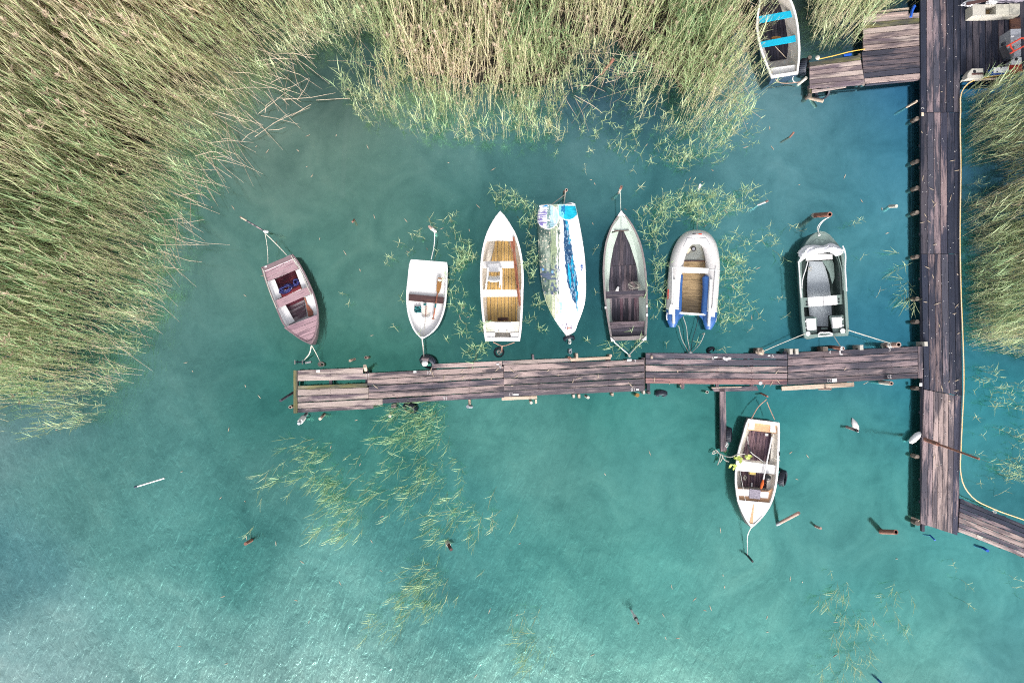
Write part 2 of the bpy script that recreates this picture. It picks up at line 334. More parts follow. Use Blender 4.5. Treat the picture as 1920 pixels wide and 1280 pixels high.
# ripples: short wind waves, strong in the open water at the lower left, dying out behind the pier
def wavemask():
    sx = N.new('ShaderNodeSeparateXYZ'); L.new(geo.outputs['Position'], sx.inputs[0])
    # 1 far lower left, 0 upper right
    f = mth(N, L, 'ADD', mth(N, L, 'MULTIPLY', sx.outputs['X'], -.042), mth(N, L, 'MULTIPLY', sx.outputs['Y'], -.075))
    f = mth(N, L, 'ADD', f, -.08)
    n = noise(N, L, mapped((.2, .2, 1)), 1, 3, .5); f = mth(N, L, 'ADD', f, mth(N, L, 'MULTIPLY', mth(N, L, 'SUBTRACT', n, .5), .7))
    return mth(N, L, 'ADD', mth(N, L, 'MAXIMUM', mth(N, L, 'MINIMUM', f, 1.0), 0.0), .07)
wm = wavemask()
w1 = noise(N, L, mapped((4.6, 1.7, 1), R_(-14)), 1, 4, .55, .9)
w2 = noise(N, L, mapped((9.5, 3.4, 1), R_(-26)), 1, 4, .6, .7)
w3 = noise(N, L, mapped((16, 9, 1), R_(20)), 1, 3, .6, .4)
hgt = mth(N, L, 'ADD', mth(N, L, 'MULTIPLY', w1, .9), mth(N, L, 'ADD', mth(N, L, 'MULTIPLY', w2, .45), mth(N, L, 'MULTIPLY', w3, .08)))
hgt = mth(N, L, 'MULTIPLY', hgt, wm)
bp = N.new('ShaderNodeBump'); bp.inputs['Strength'].default_value = 1.0; bp.inputs['Distance'].default_value = .046
L.new(hgt, bp.inputs['Height']); L.new(bp.outputs[0], B.inputs['Normal'])
B.inputs['IOR'].default_value = 4.6
st = mixc(N, L, 1.0, tcol, (3.2, 3.2, 3.2), 'MULTIPLY'); st = mixc(N, L, .01, st, (1, 1, 1))
L.new(st, B.inputs['Specular Tint'])
tr = N.new('ShaderNodeBsdfTransparent'); tr.inputs[0].default_value = (.75, .95, .92, 1); mx = N.new('ShaderNodeMixShader'); mx.inputs[0].default_value = .84
L.new(tr.outputs[0], mx.inputs[1]); L.new(B.outputs[0], mx.inputs[2]); L.new(mx.outputs[0], N['Material Output'].inputs['Surface'])
water.data.materials.append(m)
m, N, L, B = newmat('silty_lake_bed_sky_gain'); a = N.new('ShaderNodeAttribute'); a.attribute_name = 'turbidity_sky_gain'
geo = N.new('ShaderNodeNewGeometry'); nb = noise(N, L, geo.outputs['Position'], .9, 6, .6, .8); rb = ramp(N, [(.3, (.5, .55, .5)), (.7, (1.3, 1.25, 1.2))]); L.new(nb, rb.inputs[0])
L.new(mixc(N, L, 1.0, a.outputs['Color'], rb.outputs[0], 'MULTIPLY'), B.inputs['Base Color']); B.inputs['Roughness'].default_value = 1
bed.data.materials.append(m)

# ---------------------------------------------------------------- reeds
def reedmat(name, top, bot, dry):
    m, N, L, B = newmat(name)
    at = N.new('ShaderNodeAttribute'); at.attribute_type = 'INSTANCER'; at.attribute_name = 'tint'
    gm = N.new('ShaderNodeNewGeometry'); nz = noise(N, L, gm.outputs['Position'], 1.1, 3)
    f = mth(N, L, 'ADD', at.outputs['Fac'], mth(N, L, 'MULTIPLY', mth(N, L, 'SUBTRACT', nz, .5), .5), clamp=True)
    r = ramp(N, [(0, top), (.5, bot), (1, dry)]); L.new(f, r.inputs[0])
    L.new(r.outputs[0], B.inputs['Base Color']); B.inputs['Roughness'].default_value = .55; B.inputs['Specular IOR Level'].default_value = .35
    tl = N.new('ShaderNodeBsdfTranslucent'); L.new(r.outputs[0], tl.inputs[0]); mx = N.new('ShaderNodeMixShader'); mx.inputs[0].default_value = .35
    L.new(B.outputs[0], mx.inputs[1]); L.new(tl.outputs[0], mx.inputs[2]); L.new(mx.outputs[0], N['Material Output'].inputs['Surface']); return m
leafm = reedmat('reed_leaf', (.24, .40, .20), (.44, .50, .26), (.74, .58, .43))
stemm = reedmat('reed_stem', (.42, .47, .26), (.62, .56, .38), (.82, .67, .54))
plumem = reedmat('reed_plume', (.42, .34, .25), (.50, .40, .30), (.56, .45, .36))
def reed_mesh(name, h, nl, leaf, seed, bend=.15, plume=False, elr=(18, 55), lw=.026, zlo=.35, dr=(.9, 2.0), sr=.0085):
    r = random.Random(seed); v, f, mi = [], [], []
    ba = r.uniform(0, 6.28); b = bend*r.uniform(.2, 1.3)
    def ax(t): return Vector((math.cos(ba)*b*h*t*t, math.sin(ba)*b*h*t*t, h*t))
    seg = 5
    for i in range(seg+1):
        t = i/seg; p = ax(t); rad = sr*(1-.5*t)
        for j in range(3): v.append(p + Vector((math.cos(2.094*j)*rad, math.sin(2.094*j)*rad, 0)))
    for i in range(seg):
        for j in range(3): f.append([i*3+j, i*3+(j+1) % 3, i*3+3+(j+1) % 3, i*3+3+j]); mi.append(1)
    for k in range(nl):
        t = zlo + (1-zlo)*(k+.6)/nl; p = ax(min(t, 1)); az = ba + k*2.4 + r.uniform(-.6, .6); Lf = leaf*r.uniform(.7, 1.25)*(1 if t < .9 else .8)
        el = R_(r.uniform(*elr) if t < .93 else r.uniform(55, 80)); droop = r.uniform(*dr)
        side = Vector((-math.sin(az), math.cos(az), 0)); q = p.copy(); b0 = len(v); ns = 4
        for i in range(ns+1):
            u = i/ns; ww = lw*(.5+1.2*u if u < .35 else max(.02, 1.05*(1-u)**.8))/2*1.3
            v += [q - side*ww, q + side*ww]
            e = el - droop*u*u; q = q + Vector((math.cos(az)*math.cos(e), math.sin(az)*math.cos(e), math.sin(e)))*Lf/ns
        for i in range(ns): f.append([b0+2*i, b0+2*i+1, b0+2*i+3, b0+2*i+2]); mi.append(0)
    if plume:
        p = ax(1)
        for k in range(9):
            az = r.uniform(0, 6.28); b0 = len(v); ln = r.uniform(.12, .22); e = R_(r.uniform(30, 80)); dv = Vector((math.cos(az)*math.cos(e), math.sin(az)*math.cos(e), math.sin(e)))*ln; s_ = Vector((-math.sin(az), math.cos(az), 0))*.014
            o_ = p - Vector((0, 0, r.uniform(0, .15))); v += [o_-s_*.4, o_+s_*.4, o_+dv*.6+s_, o_+dv*.6-s_, o_+dv]
            f += [[b0, b0+1, b0+2, b0+3], [b0+3, b0+2, b0+4]]; mi += [2, 2]
    me = bpy.data.meshes.new(name); me.from_pydata([tuple(x) for x in v], [], f)
    for mm in (leafm, stemm, plumem): me.materials.append(mm)
    me.polygons.foreach_set('material_index', mi); me.update(); return me
GREEN = [reed_mesh('reed', 3.0+.15*(i % 3), 9, .55, i, .06, i == 0, elr=(62, 82), lw=.027, zlo=.35, dr=(.0, .6), sr=.011) for i in range(4)] + [reed_mesh('reed', 2.3, 9, .5, 80+i, .12, False, elr=(25, 65), lw=.030, zlo=.45, dr=(.6, 1.7)) for i in range(3)]
DRY = [reed_mesh('dry_reed', 3.1+.1*i, 3, .5, 20+i, .08, i == 1, elr=(66, 85), lw=.018, zlo=.3, dr=(.0, .4), sr=.0135) for i in range(5)]
SHOOT = [reed_mesh('reed_shoot', .6+.1*(i % 3), 4+i % 3, .25, 40+i, .4, elr=(15, 65), lw=.0155, zlo=.35, dr=(.3, 1.4), sr=.006) for i in range(7)]
LANK = [reed_mesh('lank_reed', 1.15, 5, .42, 60+i, .12, elr=(50, 78), lw=.018, zlo=.6, dr=(.1, .9), sr=.004) for i in range(6)]
wleaf = reedmat('water_reed_leaf', (.36, .54, .29), (.54, .62, .36), (.64, .60, .44)); wstem = reedmat('water_reed_stem', (.40, .46, .28), (.50, .50, .33), (.58, .52, .40))
for me_ in SHOOT + LANK: me_.materials[0] = wleaf; me_.materials[1] = wstem
ALLV = GREEN + DRY + SHOOT + LANK
srccol = bpy.data.collections.new('reed_sources')
for i, me in enumerate(ALLV):
    o = bpy.data.objects.new('reed_source_%02d' % i, me); srccol.objects.link(o)
IG, ID_, IS, IL = range(0, 7), range(7, 12), range(12, 19), range(19, 25)
ng = bpy.data.node_groups.new('reed_bed', 'GeometryNodeTree')
ng.interface.new_socket('Geometry', in_out='INPUT', socket_type='NodeSocketGeometry'); ng.interface.new_socket('Geometry', in_out='OUTPUT', socket_type='NodeSocketGeometry')
gn, gl = ng.nodes, ng.links
gi, go = gn.new('NodeGroupInput'), gn.new('NodeGroupOutput'); ip = gn.new('GeometryNodeInstanceOnPoints'); ci = gn.new('GeometryNodeCollectionInfo')
ci.inputs['Collection'].default_value = srccol; ci.inputs['Separate Children'].default_value = True; ci.inputs['Reset Children'].default_value = True
def named(n, t):
    k = gn.new('GeometryNodeInputNamedAttribute'); k.data_type = t; k.inputs['Name'].default_value = n; return k.outputs['Attribute']
ip.inputs['Pick Instance'].default_value = True
gl.new(gi.outputs[0], ip.inputs['Points']); gl.new(ci.outputs[0], ip.inputs['Instance']); gl.new(named('idx', 'INT'), ip.inputs['Instance Index'])
gl.new(named('rot', 'FLOAT_VECTOR'), ip.inputs['Rotation']); gl.new(named('scl', 'FLOAT_VECTOR'), ip.inputs['Scale']); gl.new(ip.outputs[0], go.inputs[0])
def reedbed(name, label, pos, rot, scl, idx, tnt, cat='reeds', group=None, kind='stuff'):
    n = len(pos); me = bpy.data.meshes.new(name); me.vertices.add(n); me.vertices.foreach_set('co', np.asarray(pos, float).ravel())
    for nm, t, a in (('rot', 'FLOAT_VECTOR', rot), ('scl', 'FLOAT_VECTOR', scl), ('idx', 'INT', idx), ('tint', 'FLOAT', tnt)):
        at = me.attributes.new(nm, t, 'POINT'); at.data.foreach_set('vector' if t == 'FLOAT_VECTOR' else 'value', np.asarray(a).ravel())
    for mm in (leafm, stemm, plumem): me.materials.append(mm)
    o = bpy.data.objects.new(name, me); COL.objects.link(o); WM[o] = Matrix.Identity(4)
    md = o.modifiers.new('reeds', 'NODES'); md.node_group = ng
    return tag(o, label, cat, group, kind)
def inside(p, poly):
    x, y = p[:, 0], p[:, 1]; r = np.zeros(len(p), bool); n = len(poly)
    for i in range(n):
        x1, y1 = poly[i]; x2, y2 = poly[(i+1) % n]
        c = ((y1 > y) != (y2 > y)); r ^= c & (x < (x2-x1)*(y-y1)/((y2-y1) or 1e-9)+x1)
    return r
def edged(p, poly):
    d = np.full(len(p), 1e9); n = len(poly)
    for i in range(n):
        a, b = np.array(poly[i], float), np.array(poly[(i+1) % n], float); ab = b-a; t = np.clip(((p-a)@ab)/(ab@ab), 0, 1)
        d = np.minimum(d, np.linalg.norm(p-(a+t[:, None]*ab), axis=1))
    return d
def vnoise(p, sc, seed):
    r = np.random.default_rng(seed); g = r.random((64, 64)); q = p/sc; i = np.floor(q).astype(int); f = q-i; f = f*f*(3-2*f)
    def G(a, b): return g[a % 64, b % 64]
    return (G(i[:, 0], i[:, 1])*(1-f[:, 0])+G(i[:, 0]+1, i[:, 1])*f[:, 0])*(1-f[:, 1])+(G(i[:, 0], i[:, 1]+1)*(1-f[:, 0])+G(i[:, 0]+1, i[:, 1]+1)*f[:, 0])*f[:, 1]
def scatter(poly, dens, seed, gaps=.33, taper=70, hmin=.42, hmax=1.0, dryfn=None, sparse=None, lean=(180, .1), holes=(), wide=.3, edge=40.):
    poly = [tuple(map(float, a)) for a in poly]; r = np.random.default_rng(seed); xy = np.array(poly); lo, hi = xy.min(0), xy.max(0); n = int((hi-lo).prod()/3600*dens)
    p = lo + r.random((n, 2))*(hi-lo); p = p[inside(p, poly)]
    d = edged(p, poly); outside = (p[:, 0] < -60) | (p[:, 1] < -60) | (p[:, 0] > 1980)
    nz = vnoise(p, 26., seed+1)*.6 + vnoise(p, 70., seed+2)*.4
    keep = (nz > gaps*(1.08 - .3*np.clip(d/90, 0, 1))) & (r.random(len(p)) < np.where(outside, .35, 1))
    keep &= r.random(len(p)) < np.clip(.25 + d/edge, 0, 1)
    if sparse is not None: keep &= r.random(len(p)) < sparse(p)
    for hx, hy, hr in holes: keep &= (np.hypot(p[:, 0]-hx, p[:, 1]-hy) > hr*(.75+.5*r.random(len(p))))
    p, d = p[keep], d[keep]; n = len(p)
    dry = np.clip(dryfn(p) + .25*(vnoise(p, 55., seed+3)-.5)*2, 0, 1) if dryfn else np.full(n, .25)
    isdry = r.random(n) < dry*.85
    idx = np.where(isdry, r.choice(list(ID_), n), np.where(r.random(n) < wide, r.choice(list(IG)[4:], n), r.choice(list(IG)[:4], n)))
    sh = (r.random(n) < .6*(1-d/75)); idx = np.where(sh, r.choice(list(IS)+list(IL), n), idx)
    s = (hmin + (hmax-hmin)*np.clip(d/taper, 0, 1))*r.uniform(.72, 1.15, n); s = np.where(sh, r.uniform(.7, 1.25, n), s)
    # clumps lean together
    a = vnoise(p, 120., seed+4)*12.6; am = .05+.12*vnoise(p, 45., seed+5)
    spin = R_(lean[0]) + (vnoise(p, 150., seed+4)-.5)*1.6 + r.normal(0, .35, n)
    rot = np.c_[r.normal(0, .07, n), lean[1]*(.6+.8*vnoise(p, 60., seed+5))+r.normal(0, .07, n), spin]
    tnt = np.clip(.12 + .75*dry + r.normal(0, .13, n), 0, 1)
    return np.c_[(p[:, 0]-960)/60, (640-p[:, 1])/60, np.full(n, -.03)], rot, np.c_[s, s, s], idx, tnt
LEFT = [(-260, -200), (700, -200), (660, 30), (630, 95), (560, 128), (520, 165), (470, 235), (425, 275), (405, 330), (375, 390), (352, 450), (338, 500), (318, 570), (292, 640), (262, 690), (222, 750), (170, 805), (60, 822), (-40, 815), (-260, 815)]
TOP = [(620, -200), (1450, -200), (1440, 60), (1436, 130), (1418, 190), (1380, 250), (1345, 292), (1290, 290), (1235, 255), (1180, 225), (1160, 185), (1130, 165), (1100, 180), (1085, 240), (1060, 272), (1000, 268), (930, 275), (860, 272), (790, 262), (720, 240), (680, 225), (640, 190), (640, 120), (635, 60)]
DECKR = [(1500, -200), (1725, -200), (1722, 12), (1640, 30), (1622, 62), (1600, 92), (1530, 108), (1514, 60), (1505, 10)]
RIGHT = [(1802, 168), (1850, 155), (2000, 130), (2200, 110), (2200, 690), (1980, 700), (1900, 672), (1806, 655)]
dl = lambda p: np.clip(1.12 - (p[:, 0]*.55 + p[:, 1])/560. , .14, 1)
reedbed('reed_bed', 'dense reed bed of straw and green stems filling the upper left of the lake', *scatter(LEFT, 52, 11, .33, 125, hmin=.24, wide=.12, lean=(150, .16), edge=10., dryfn=dl, sparse=lambda p: np.clip(1.25-(p[:, 1]-560)/360., .34, 1), holes=[(600, 165, 30)]))
reedbed('reed_bed', 'green reed bed along the top edge between the sandy cove and the rowing boat with turquoise seats', *scatter(TOP, 50, 31, .33, 130, hmin=.24, hmax=.88, wide=.5, lean=(95, .12), edge=12., dryfn=lambda p: np.clip(.34+.0*p[:, 0], 0, 1) + .25*((p[:, 0]-860)**2+(p[:, 1]-90)**2 < 110**2), holes=[(900, 170, 0)]))
reedbed('reed_bed', 'green reed thicket between the boat with turquoise seats and the short side deck', *scatter(DECKR, 85, 51, .22, 40, hmin=.4, hmax=.7, wide=.6, lean=(60, .25), edge=10., dryfn=lambda p: np.full(len(p), .35)))
reedbed('reed_bed', 'yellow green reed bed on the far side of the long walkway', *scatter(RIGHT, 54, 71, .30, 80, hmin=.26, hmax=.85, edge=8., lean=(52, .30), wide=.35, dryfn=lambda p: np.full(len(p), .30), holes=[(1835, 330, 40), (1870, 420, 20)]))
reedbed('reed_bed', 'low reeds closing the gap between the left bed and the top bed', *scatter([(560, -120), (760, -120), (720, 40), (668, 95), (640, 60), (600, 85), (548, 130), (545, 60)], 80, 91, .22, 40, hmin=.22, hmax=.5, wide=.5, edge=12., lean=(120, .15), dryfn=lambda p: np.full(len(p), .45)))
reedbed('reed_bed', 'low arching reeds growing hard against the yellow hose', *scatter([(1806, 165), (1885, 165), (1885, 665), (1806, 655)], 70, 92, .30, 20, hmin=.22, hmax=.42, wide=.7, edge=5., lean=(40, .35), dryfn=lambda p: np.full(len(p), .25), holes=[(1840, 330, 34), (1845, 400, 14)]))
# dead stems lying low across the beds
def fallen(poly, n, seed, name, label, ang=None, z=(.1, .9)):
    r = random.Random(seed); mb = MB(); k = 0
    xy = np.array(poly, float); lo, hi = xy.min(0), xy.max(0)
    while k < n:
        p = (r.uniform(lo[0], hi[0]), r.uniform(lo[1], hi[1]))
        if not inside(np.array([p]), poly)[0]: continue
        k += 1; a = r.uniform(0, 6.28) if ang is None else r.gauss(ang, .5); ln = r.uniform(.5, 1.7); z0 = r.uniform(*z); c = P(*p, 0)
        dv = Vector((math.cos(a), math.sin(a), r.uniform(-.15, .25)))*ln; q = Vector((c.x, c.y, z0)); md_ = q+dv*.5+Vector((r.uniform(-.1, .1), r.uniform(-.1, .1), r.uniform(0, .08)))
        mb.tube([q, md_, q+dv], [.008, .007, .003], 3, cap=False)
    o = mb.build(name, strawm, origin=(0, 0, 0)); tag(o, label, 'reeds', kind='stuff')
strawm = paint('dead_straw', (.52, .42, .32), .6, .8, 2, (.22, .15, .1), fine=.2)
fallen([(0, 0), (600, 0), (560, 130), (460, 240), (380, 380), (320, 540), (200, 700), (0, 700)], 900, 5, 'dead_reeds', 'dead beige stems fallen among the upper left reeds', R_(-40))
fallen([(640, 0), (1400, 0), (1380, 200), (1240, 170), (1060, 200), (720, 150)], 300, 6, 'dead_reeds', 'dead beige stems tangled in the reeds along the top edge')
fallen([(395, 290), (440, 230), (520, 170), (620, 190), (560, 215), (470, 270)], 17, 9, 'dead_reeds', 'bare straw stems lying over the water at the corner of the left reed bed', R_(15), z=(.02, .2))
mud = MB()
def mudpoly(poly, z, seed):
    r = random.Random(seed); pts_ = []
    for i in range(len(poly)):
        a, b = poly[i], poly[(i+1) % len(poly)]
        for t in (0, .25, .5, .75): pts_.append((a[0]+(b[0]-a[0])*t+r.uniform(-12, 12), a[1]+(b[1]-a[1])*t+r.uniform(-12, 12)))
    mud.prism([tuple(P(x, y)[:2]) for x, y in pts_], -1.2, z)
mudpoly([(-250, -190), (540, -190), (500, 0), (400, 95), (315, 190), (240, 310), (170, 410), (90, 490), (0, 530), (-250, 560)], .035, 1)
mudpoly([(700, -190), (1420, -190), (1395, 40), (1350, 140), (1280, 170), (1190, 90), (1100, 60), (1040, 150), (900, 165), (780, 130), (710, 50)], .03, 2)
mudm = paint('dark_peat_and_litter', (.022, .020, .016), .9, .9, 1.5, (.07, .055, .04), fine=.25)
tag(mud.build('marsh_ground', mudm, origin=(0, 0, 0)), 'dark peaty marsh ground under the reed beds', kind='structure')

# dense tufts and patches standing in the water: (cx,cy,rx,ry,count, kind 's' short star shoots / 'l' lank leaning reeds)
def patch(name, label, blobs, seed, tint0=.12, ln=0.0):
    r = np.random.default_rng(seed); ps, rs, ss, ii, tt = [], [], [], [], []
    for cx, cy, rx, ry, n, k in blobs:
        n = max(3, int(n*(1.2 if k == 's' else 1.8)))
        a, u = r.uniform(0, 6.28, n), np.sqrt(r.random(n)); p = np.c_[cx+rx*u*np.cos(a), cy+ry*u*np.sin(a)]
        ps.append(np.c_[(p[:, 0]-960)/60, (640-p[:, 1])/60, np.full(n, -.05 if k == 's' else -.4)])
        rs.append(np.c_[r.normal(0, .1, n), r.normal(.15, .22, n), r.uniform(0, 6.28, n)] if k == 's' else np.c_[r.normal(0, .12, n), r.normal(.75+ln, .22, n), r.normal(R_(212), .35, n)])
        s = r.uniform(.55, 1.15, n) if k == 's' else r.uniform(.6, 1.05, n); ss.append(np.c_[s, s, s])
        ii.append(r.choice(list(IS if k == 's' else IL), n)); tt.append(np.clip(tint0+r.normal(0, .12, n), 0, 1))
    return reedbed(name, label, np.vstack(ps), np.vstack(rs), np.vstack(ss), np.concatenate(ii), np.concatenate(tt), 'reed patch')
patch('reed_patch', 'round star shaped tuft of reeds left of the boat with yellow floorboards', [(874, 474, 15, 22, 26, 's'), (865, 505, 10, 18, 5, 's')], 1)
patch('reed_patch', 'thin string of reed shoots between the plain white boat and the boat with yellow floorboards', [(855, 535, 14, 40, 16, 's'), (868, 600, 14, 40, 14, 's'), (850, 430, 14, 24, 5, 's')], 2)
patch('reed_patch', 'reed tuft at the bow tip of the boat with yellow floorboards', [(955, 372, 26, 16, 18, 's'), (978, 395, 12, 22, 8, 's')], 3)
patch('reed_patch', 'reed shoots squeezed between the yellow floored boat and the boat under the printed cover', [(997, 420, 11, 34, 13, 's'), (996, 500, 10, 44, 16, 's'), (1000, 580, 9, 38, 10, 's')], 4)
patch('reed_patch', 'low reed tuft by the pier beside the small floating tyre', [(896, 653, 15, 9, 11, 's'), (905, 615, 18, 22, 7, 's')], 5)
patch('reed_patch', 'wide reed patch floating ahead of the grey inflatable dinghy', [(1265, 385, 45, 24, 46, 's'), (1330, 385, 45, 26, 42, 's'), (1325, 408, 35, 14, 18, 's'), (1225, 405, 26, 18, 14, 's'), (1385, 375, 34, 26, 16, 's')], 6)
patch('reed_patch', 'reed shoots between the mint green boat and the grey inflatable dinghy', [(1224, 440, 22, 22, 16, 's'), (1232, 500, 12, 34, 14, 's'), (1236, 545, 10, 16, 8, 's'), (1218, 560, 6, 40, 6, 's')], 7)
patch('reed_patch', 'scattered reed shoots right of the grey inflatable dinghy', [(1372, 470, 28, 34, 20, 's'), (1375, 515, 22, 30, 22, 's'), (1372, 590, 28, 34, 18, 's'), (1355, 560, 8, 60, 10, 's'), (1430, 450, 26, 26, 9, 's')], 8)
patch('reed_patch', 'long stems tangled behind the stern of the mint green boat', [(1190, 645, 12, 14, 9, 's'), (1185, 640, 10, 18, 4, 'l')], 9)
patch('reed_patch', 'yellow green reed patch leaning away just below the pier', [(800, 760, 62, 18, 34, 'l'), (800, 800, 60, 20, 22, 'l'), (765, 810, 40, 16, 9, 'l')], 10, .0)
patch('reed_patch', 'thinning reed patch in open water right below the pier end', [(610, 830, 40, 22, 14, 'l'), (625, 880, 38, 24, 20, 'l'), (650, 910, 26, 20, 14, 'l'), (560, 880, 40, 20, 5, 'l')], 11, .08)
patch('reed_patch', 'small reed patch farther out below the pier end', [(655, 955, 40, 36, 22, 'l')], 12, .08)
patch('reed_patch', 'middle reed patch in open water under the yellow green one', [(790, 870, 60, 34, 20, 'l'), (760, 910, 60, 30, 14, 'l'), (860, 870, 44, 30, 8, 'l')], 13, .08)
patch('reed_patch', 'reed patch next to the short dark stump in open water', [(880, 960, 44, 34, 20, 'l'), (840, 985, 40, 22, 5, 'l')], 14, .08)
patch('reed_patch', 'lone reed patch over the deepest turquoise water near the bottom', [(822, 1075, 28, 32, 24, 'l'), (800, 1115, 44, 26, 22, 'l'), (740, 1160, 40, 12, 7, 'l')], 15, .08)
patch('reed_patch', 'faint reed patch at the very bottom edge of the water', [(1010, 1205, 30, 40, 12, 'l')], 16, .08)
patch('reed_patch', 'reed patch in the pool between the walkway and the diagonal jetty', [(1895, 740, 50, 30, 24, 's'), (1910, 810, 40, 30, 12, 's'), (1905, 880, 40, 34, 18, 's'), (1865, 880, 22, 22, 7, 's'), (1840, 700, 30, 14, 8, 's')], 17, .2)
patch('reed_patch', 'broken stems reaching over the water against the long walkway', [(1724, 485, 5, 8, 6, 'l'), (1724, 530, 5, 18, 9, 'l')], 18, .3, .35)
patch('reed_patch', 'short green shoots fringing the top reed bed out in the water', [(1300, 300, 60, 24, 26, 's'), (1150, 255, 60, 36, 20, 's'), (1380, 260, 30, 30, 10, 's'), (1240, 290, 40, 22, 10, 's'), (1110, 230, 30, 40, 14, 's')], 19)
# single shoots one can count
def shoots(spots, label, group, seed, lank=False):
    r = random.Random(seed)
    for x, y in spots:
        me = r.choice(LANK if lank else SHOOT); o = bpy.data.objects.new('reed_shoot', me); COL.objects.link(o)
        s = r.uniform(.6, 1.0); W = Matrix.Translation(P(x, y, -.35 if lank else -.05)) @ (Matrix.Rotation(R_(r.gauss(235, 18)), 4, 'Z') @ Matrix.Rotation(r.gauss(.75, .2), 4, 'Y') if lank else Matrix.Rotation(r.uniform(0, 6.28), 4, 'Z') @ Matrix.Rotation(r.gauss(.25, .2), 4, 'Y')) @ Matrix.Scale(s, 4)
        reg(o, W); o['tint'] = r.uniform(.2, .6); tag(o, label, 'reed', group)
def spots(seed, *blobs):
    r = random.Random(seed); out = []
    for cx, cy, rx, ry, n in blobs:
        for _ in range(n):
            a, u = r.uniform(0, 6.28), math.sqrt(r.random()); out.append((cx+rx*u*math.cos(a), cy+ry*u*math.sin(a)))
    return out
shoots(spots(1, (1570, 1085, 34, 50, 16), (1600, 1160, 44, 50, 20), (1580, 1225, 36, 26, 10), (1680, 1110, 26, 50, 9)), 'thin pale reed shoot in the loose scatter of shoots at the lower right', 'reed shoots scattered over the lower right water', 101, True)
shoots([(1800, 1085), (1805, 1125), (1890, 1075), (1895, 1100), (1785, 1045), (1910, 1120), (1650, 1180)], 'single pale reed shoot in open water below the diagonal jetty', 'reed shoots below the diagonal jetty', 102)
shoots([(728, 478), (735, 485), (745, 465), (765, 480), (782, 440), (792, 425), (812, 420), (835, 410), (800, 405), (775, 470), (846, 418), (798, 450), (822, 472), (722, 498)], 'small pale reed shoot in the water around the stern of the plain white boat', 'reed shoots around the stern of the plain white boat', 103)
shoots([(740, 612), (746, 552), (645, 550), (652, 572), (790, 622), (835, 640)], 'small pale reed shoot in still water beside the plain white boat hull', 'reed shoots beside the plain white boat', 104)
shoots([(1100, 285), (1040, 290), (1115, 290), (1170, 295), (1270, 310), (1100, 330), (1180, 325), (1220, 310), (1150, 280), (1195, 350)], 'single reed shoot in the water between the top reeds and the moored boats', 'reed shoots between the top reeds and the boats', 105)
shoots([(1476, 425), (1490, 435), (1510, 470), (1590, 425), (1600, 415), (1460, 600), (1450, 560), (1640, 560), (1610, 488)], 'single reed shoot near the dark green motor boat', 'reed shoots near the dark green boat', 106)
shoots(spots(2, (700, 860, 40, 60, 7), (950, 940, 50, 50, 8), (1000, 1130, 40, 40, 4), (540, 900, 60, 60, 6), (900, 1060, 50, 40, 4)), 'lone leaning reed stem in the open turquoise water below the pier', 'lone reed stems in open water below the pier', 107, True)
shoots([(1100, 640), (1120, 545), (1110, 480), (1300, 640), (1340, 655), (1255, 610), (1400, 625), (1415, 580), (1250, 650)], 'single reed shoot close above the pier between the moored boats', 'reed shoots close above the pier', 108)
shoots([(1830, 905), (1820, 780), (1835, 815), (1860, 800), (1815, 850), (1838, 860), (1825, 740), (1860, 930), (1850, 760)], 'reed shoot in the pool beside the yellow hose', 'reed shoots beside the yellow hose', 109)
# bits of leaf drifting on the surface
mb = MB(); r = random.Random(3)
for k in range(230):
    x, y = r.uniform(330, 1710), r.uniform(230, 1270)
    if 640 < y < 780 and x > 540: continue
    if r.random() < .55 and y > 780: continue
    p = P(x, y, .012); a = r.uniform(0, 3.14); l_ = r.uniform(.03, .11); d = Vector((math.cos(a), math.sin(a), 0)); e = Vector((-d.y, d.x, 0))*.012
    mb.add([p-d*l_, p+e, p+d*l_+Vector((0, 0, .01)), p-e], [[0, 3, 2, 1]])
tag(mb.build('leaf_litter', strawm, origin=(0, 0, 0)), 'small bits of dead leaf drifting on the water', 'leaf litter', kind='stuff')
# ---------------------------------------------------------------- pier (left-right) and walkway (up-down)
DZ, TH = .36, .045
def Lr(s, rows, xl, xr, z, mats, parent, th=TH, names='plank'):
    """rows: (y top left, y bottom left, y top right, y bottom right[, xl, xr])"""
    for k, rw in enumerate(rows):
        a, b, c, d = rw[:4]; l, r_ = (rw[4], rw[5]) if len(rw) > 5 else (xl, xr)
        m = mats[k] if isinstance(mats, list) else mats
        plank([s(l, a, z), s(l, b, z), s(r_, d, z), s(r_, c, z)], z, th, m, parent, names)
pier = thing('pier', 'long weathered plank pier with painted mooring numbers running left to right', 'pier', P(1140, 700, 0))
A = V(520, 640, 4.364); C_ = V(900, 630, 4.364); E = V(1300, 620, 4.364)
plank([A(132, 235, DZ), A(132, 587, DZ), A(165, 585, DZ), A(165, 237, DZ)], DZ+.004, TH, M['mossy'], pier)
Lr(A, [(237, 270, 215, 259, 167, 700), (274, 322, 262, 310, 167, 736), (365, 392, 342, 373, 167, 736), (395, 443, 378, 422, 167, 745), (449, 497, 425, 466, 167, 745), (505, 547, 470, 517, 167, 860), (552, 583, 522, 549, 167, 785)],
   0, 0, DZ, [M['palegrey'], M['palegrey'], M['mossy'], M['palegrey'], M['palegrey'], M['palegrey'], M['pier']], pier)
Lr(A, [(186, 219, 160, 200, 1265, 1838), (260, 308, 205, 245, 738, 1850), (314, 360, 250, 295, 738, 1850), (367, 415, 305, 350, 748, 1855), (421, 468, 355, 405, 748, 1855), (473, 506, 410, 460, 862, 1855)],
   0, 0, DZ, [M['pier'], M['pier'], M['pier'], M['pier2'], M['pier'], M['pier2']], pier)
Lr(C_, [(203, 234, 181, 207, 185, 735), (182, 207, 165, 190, 740, 1070)], 0, 0, DZ, [M['palegrey'], M['pale']], pier)
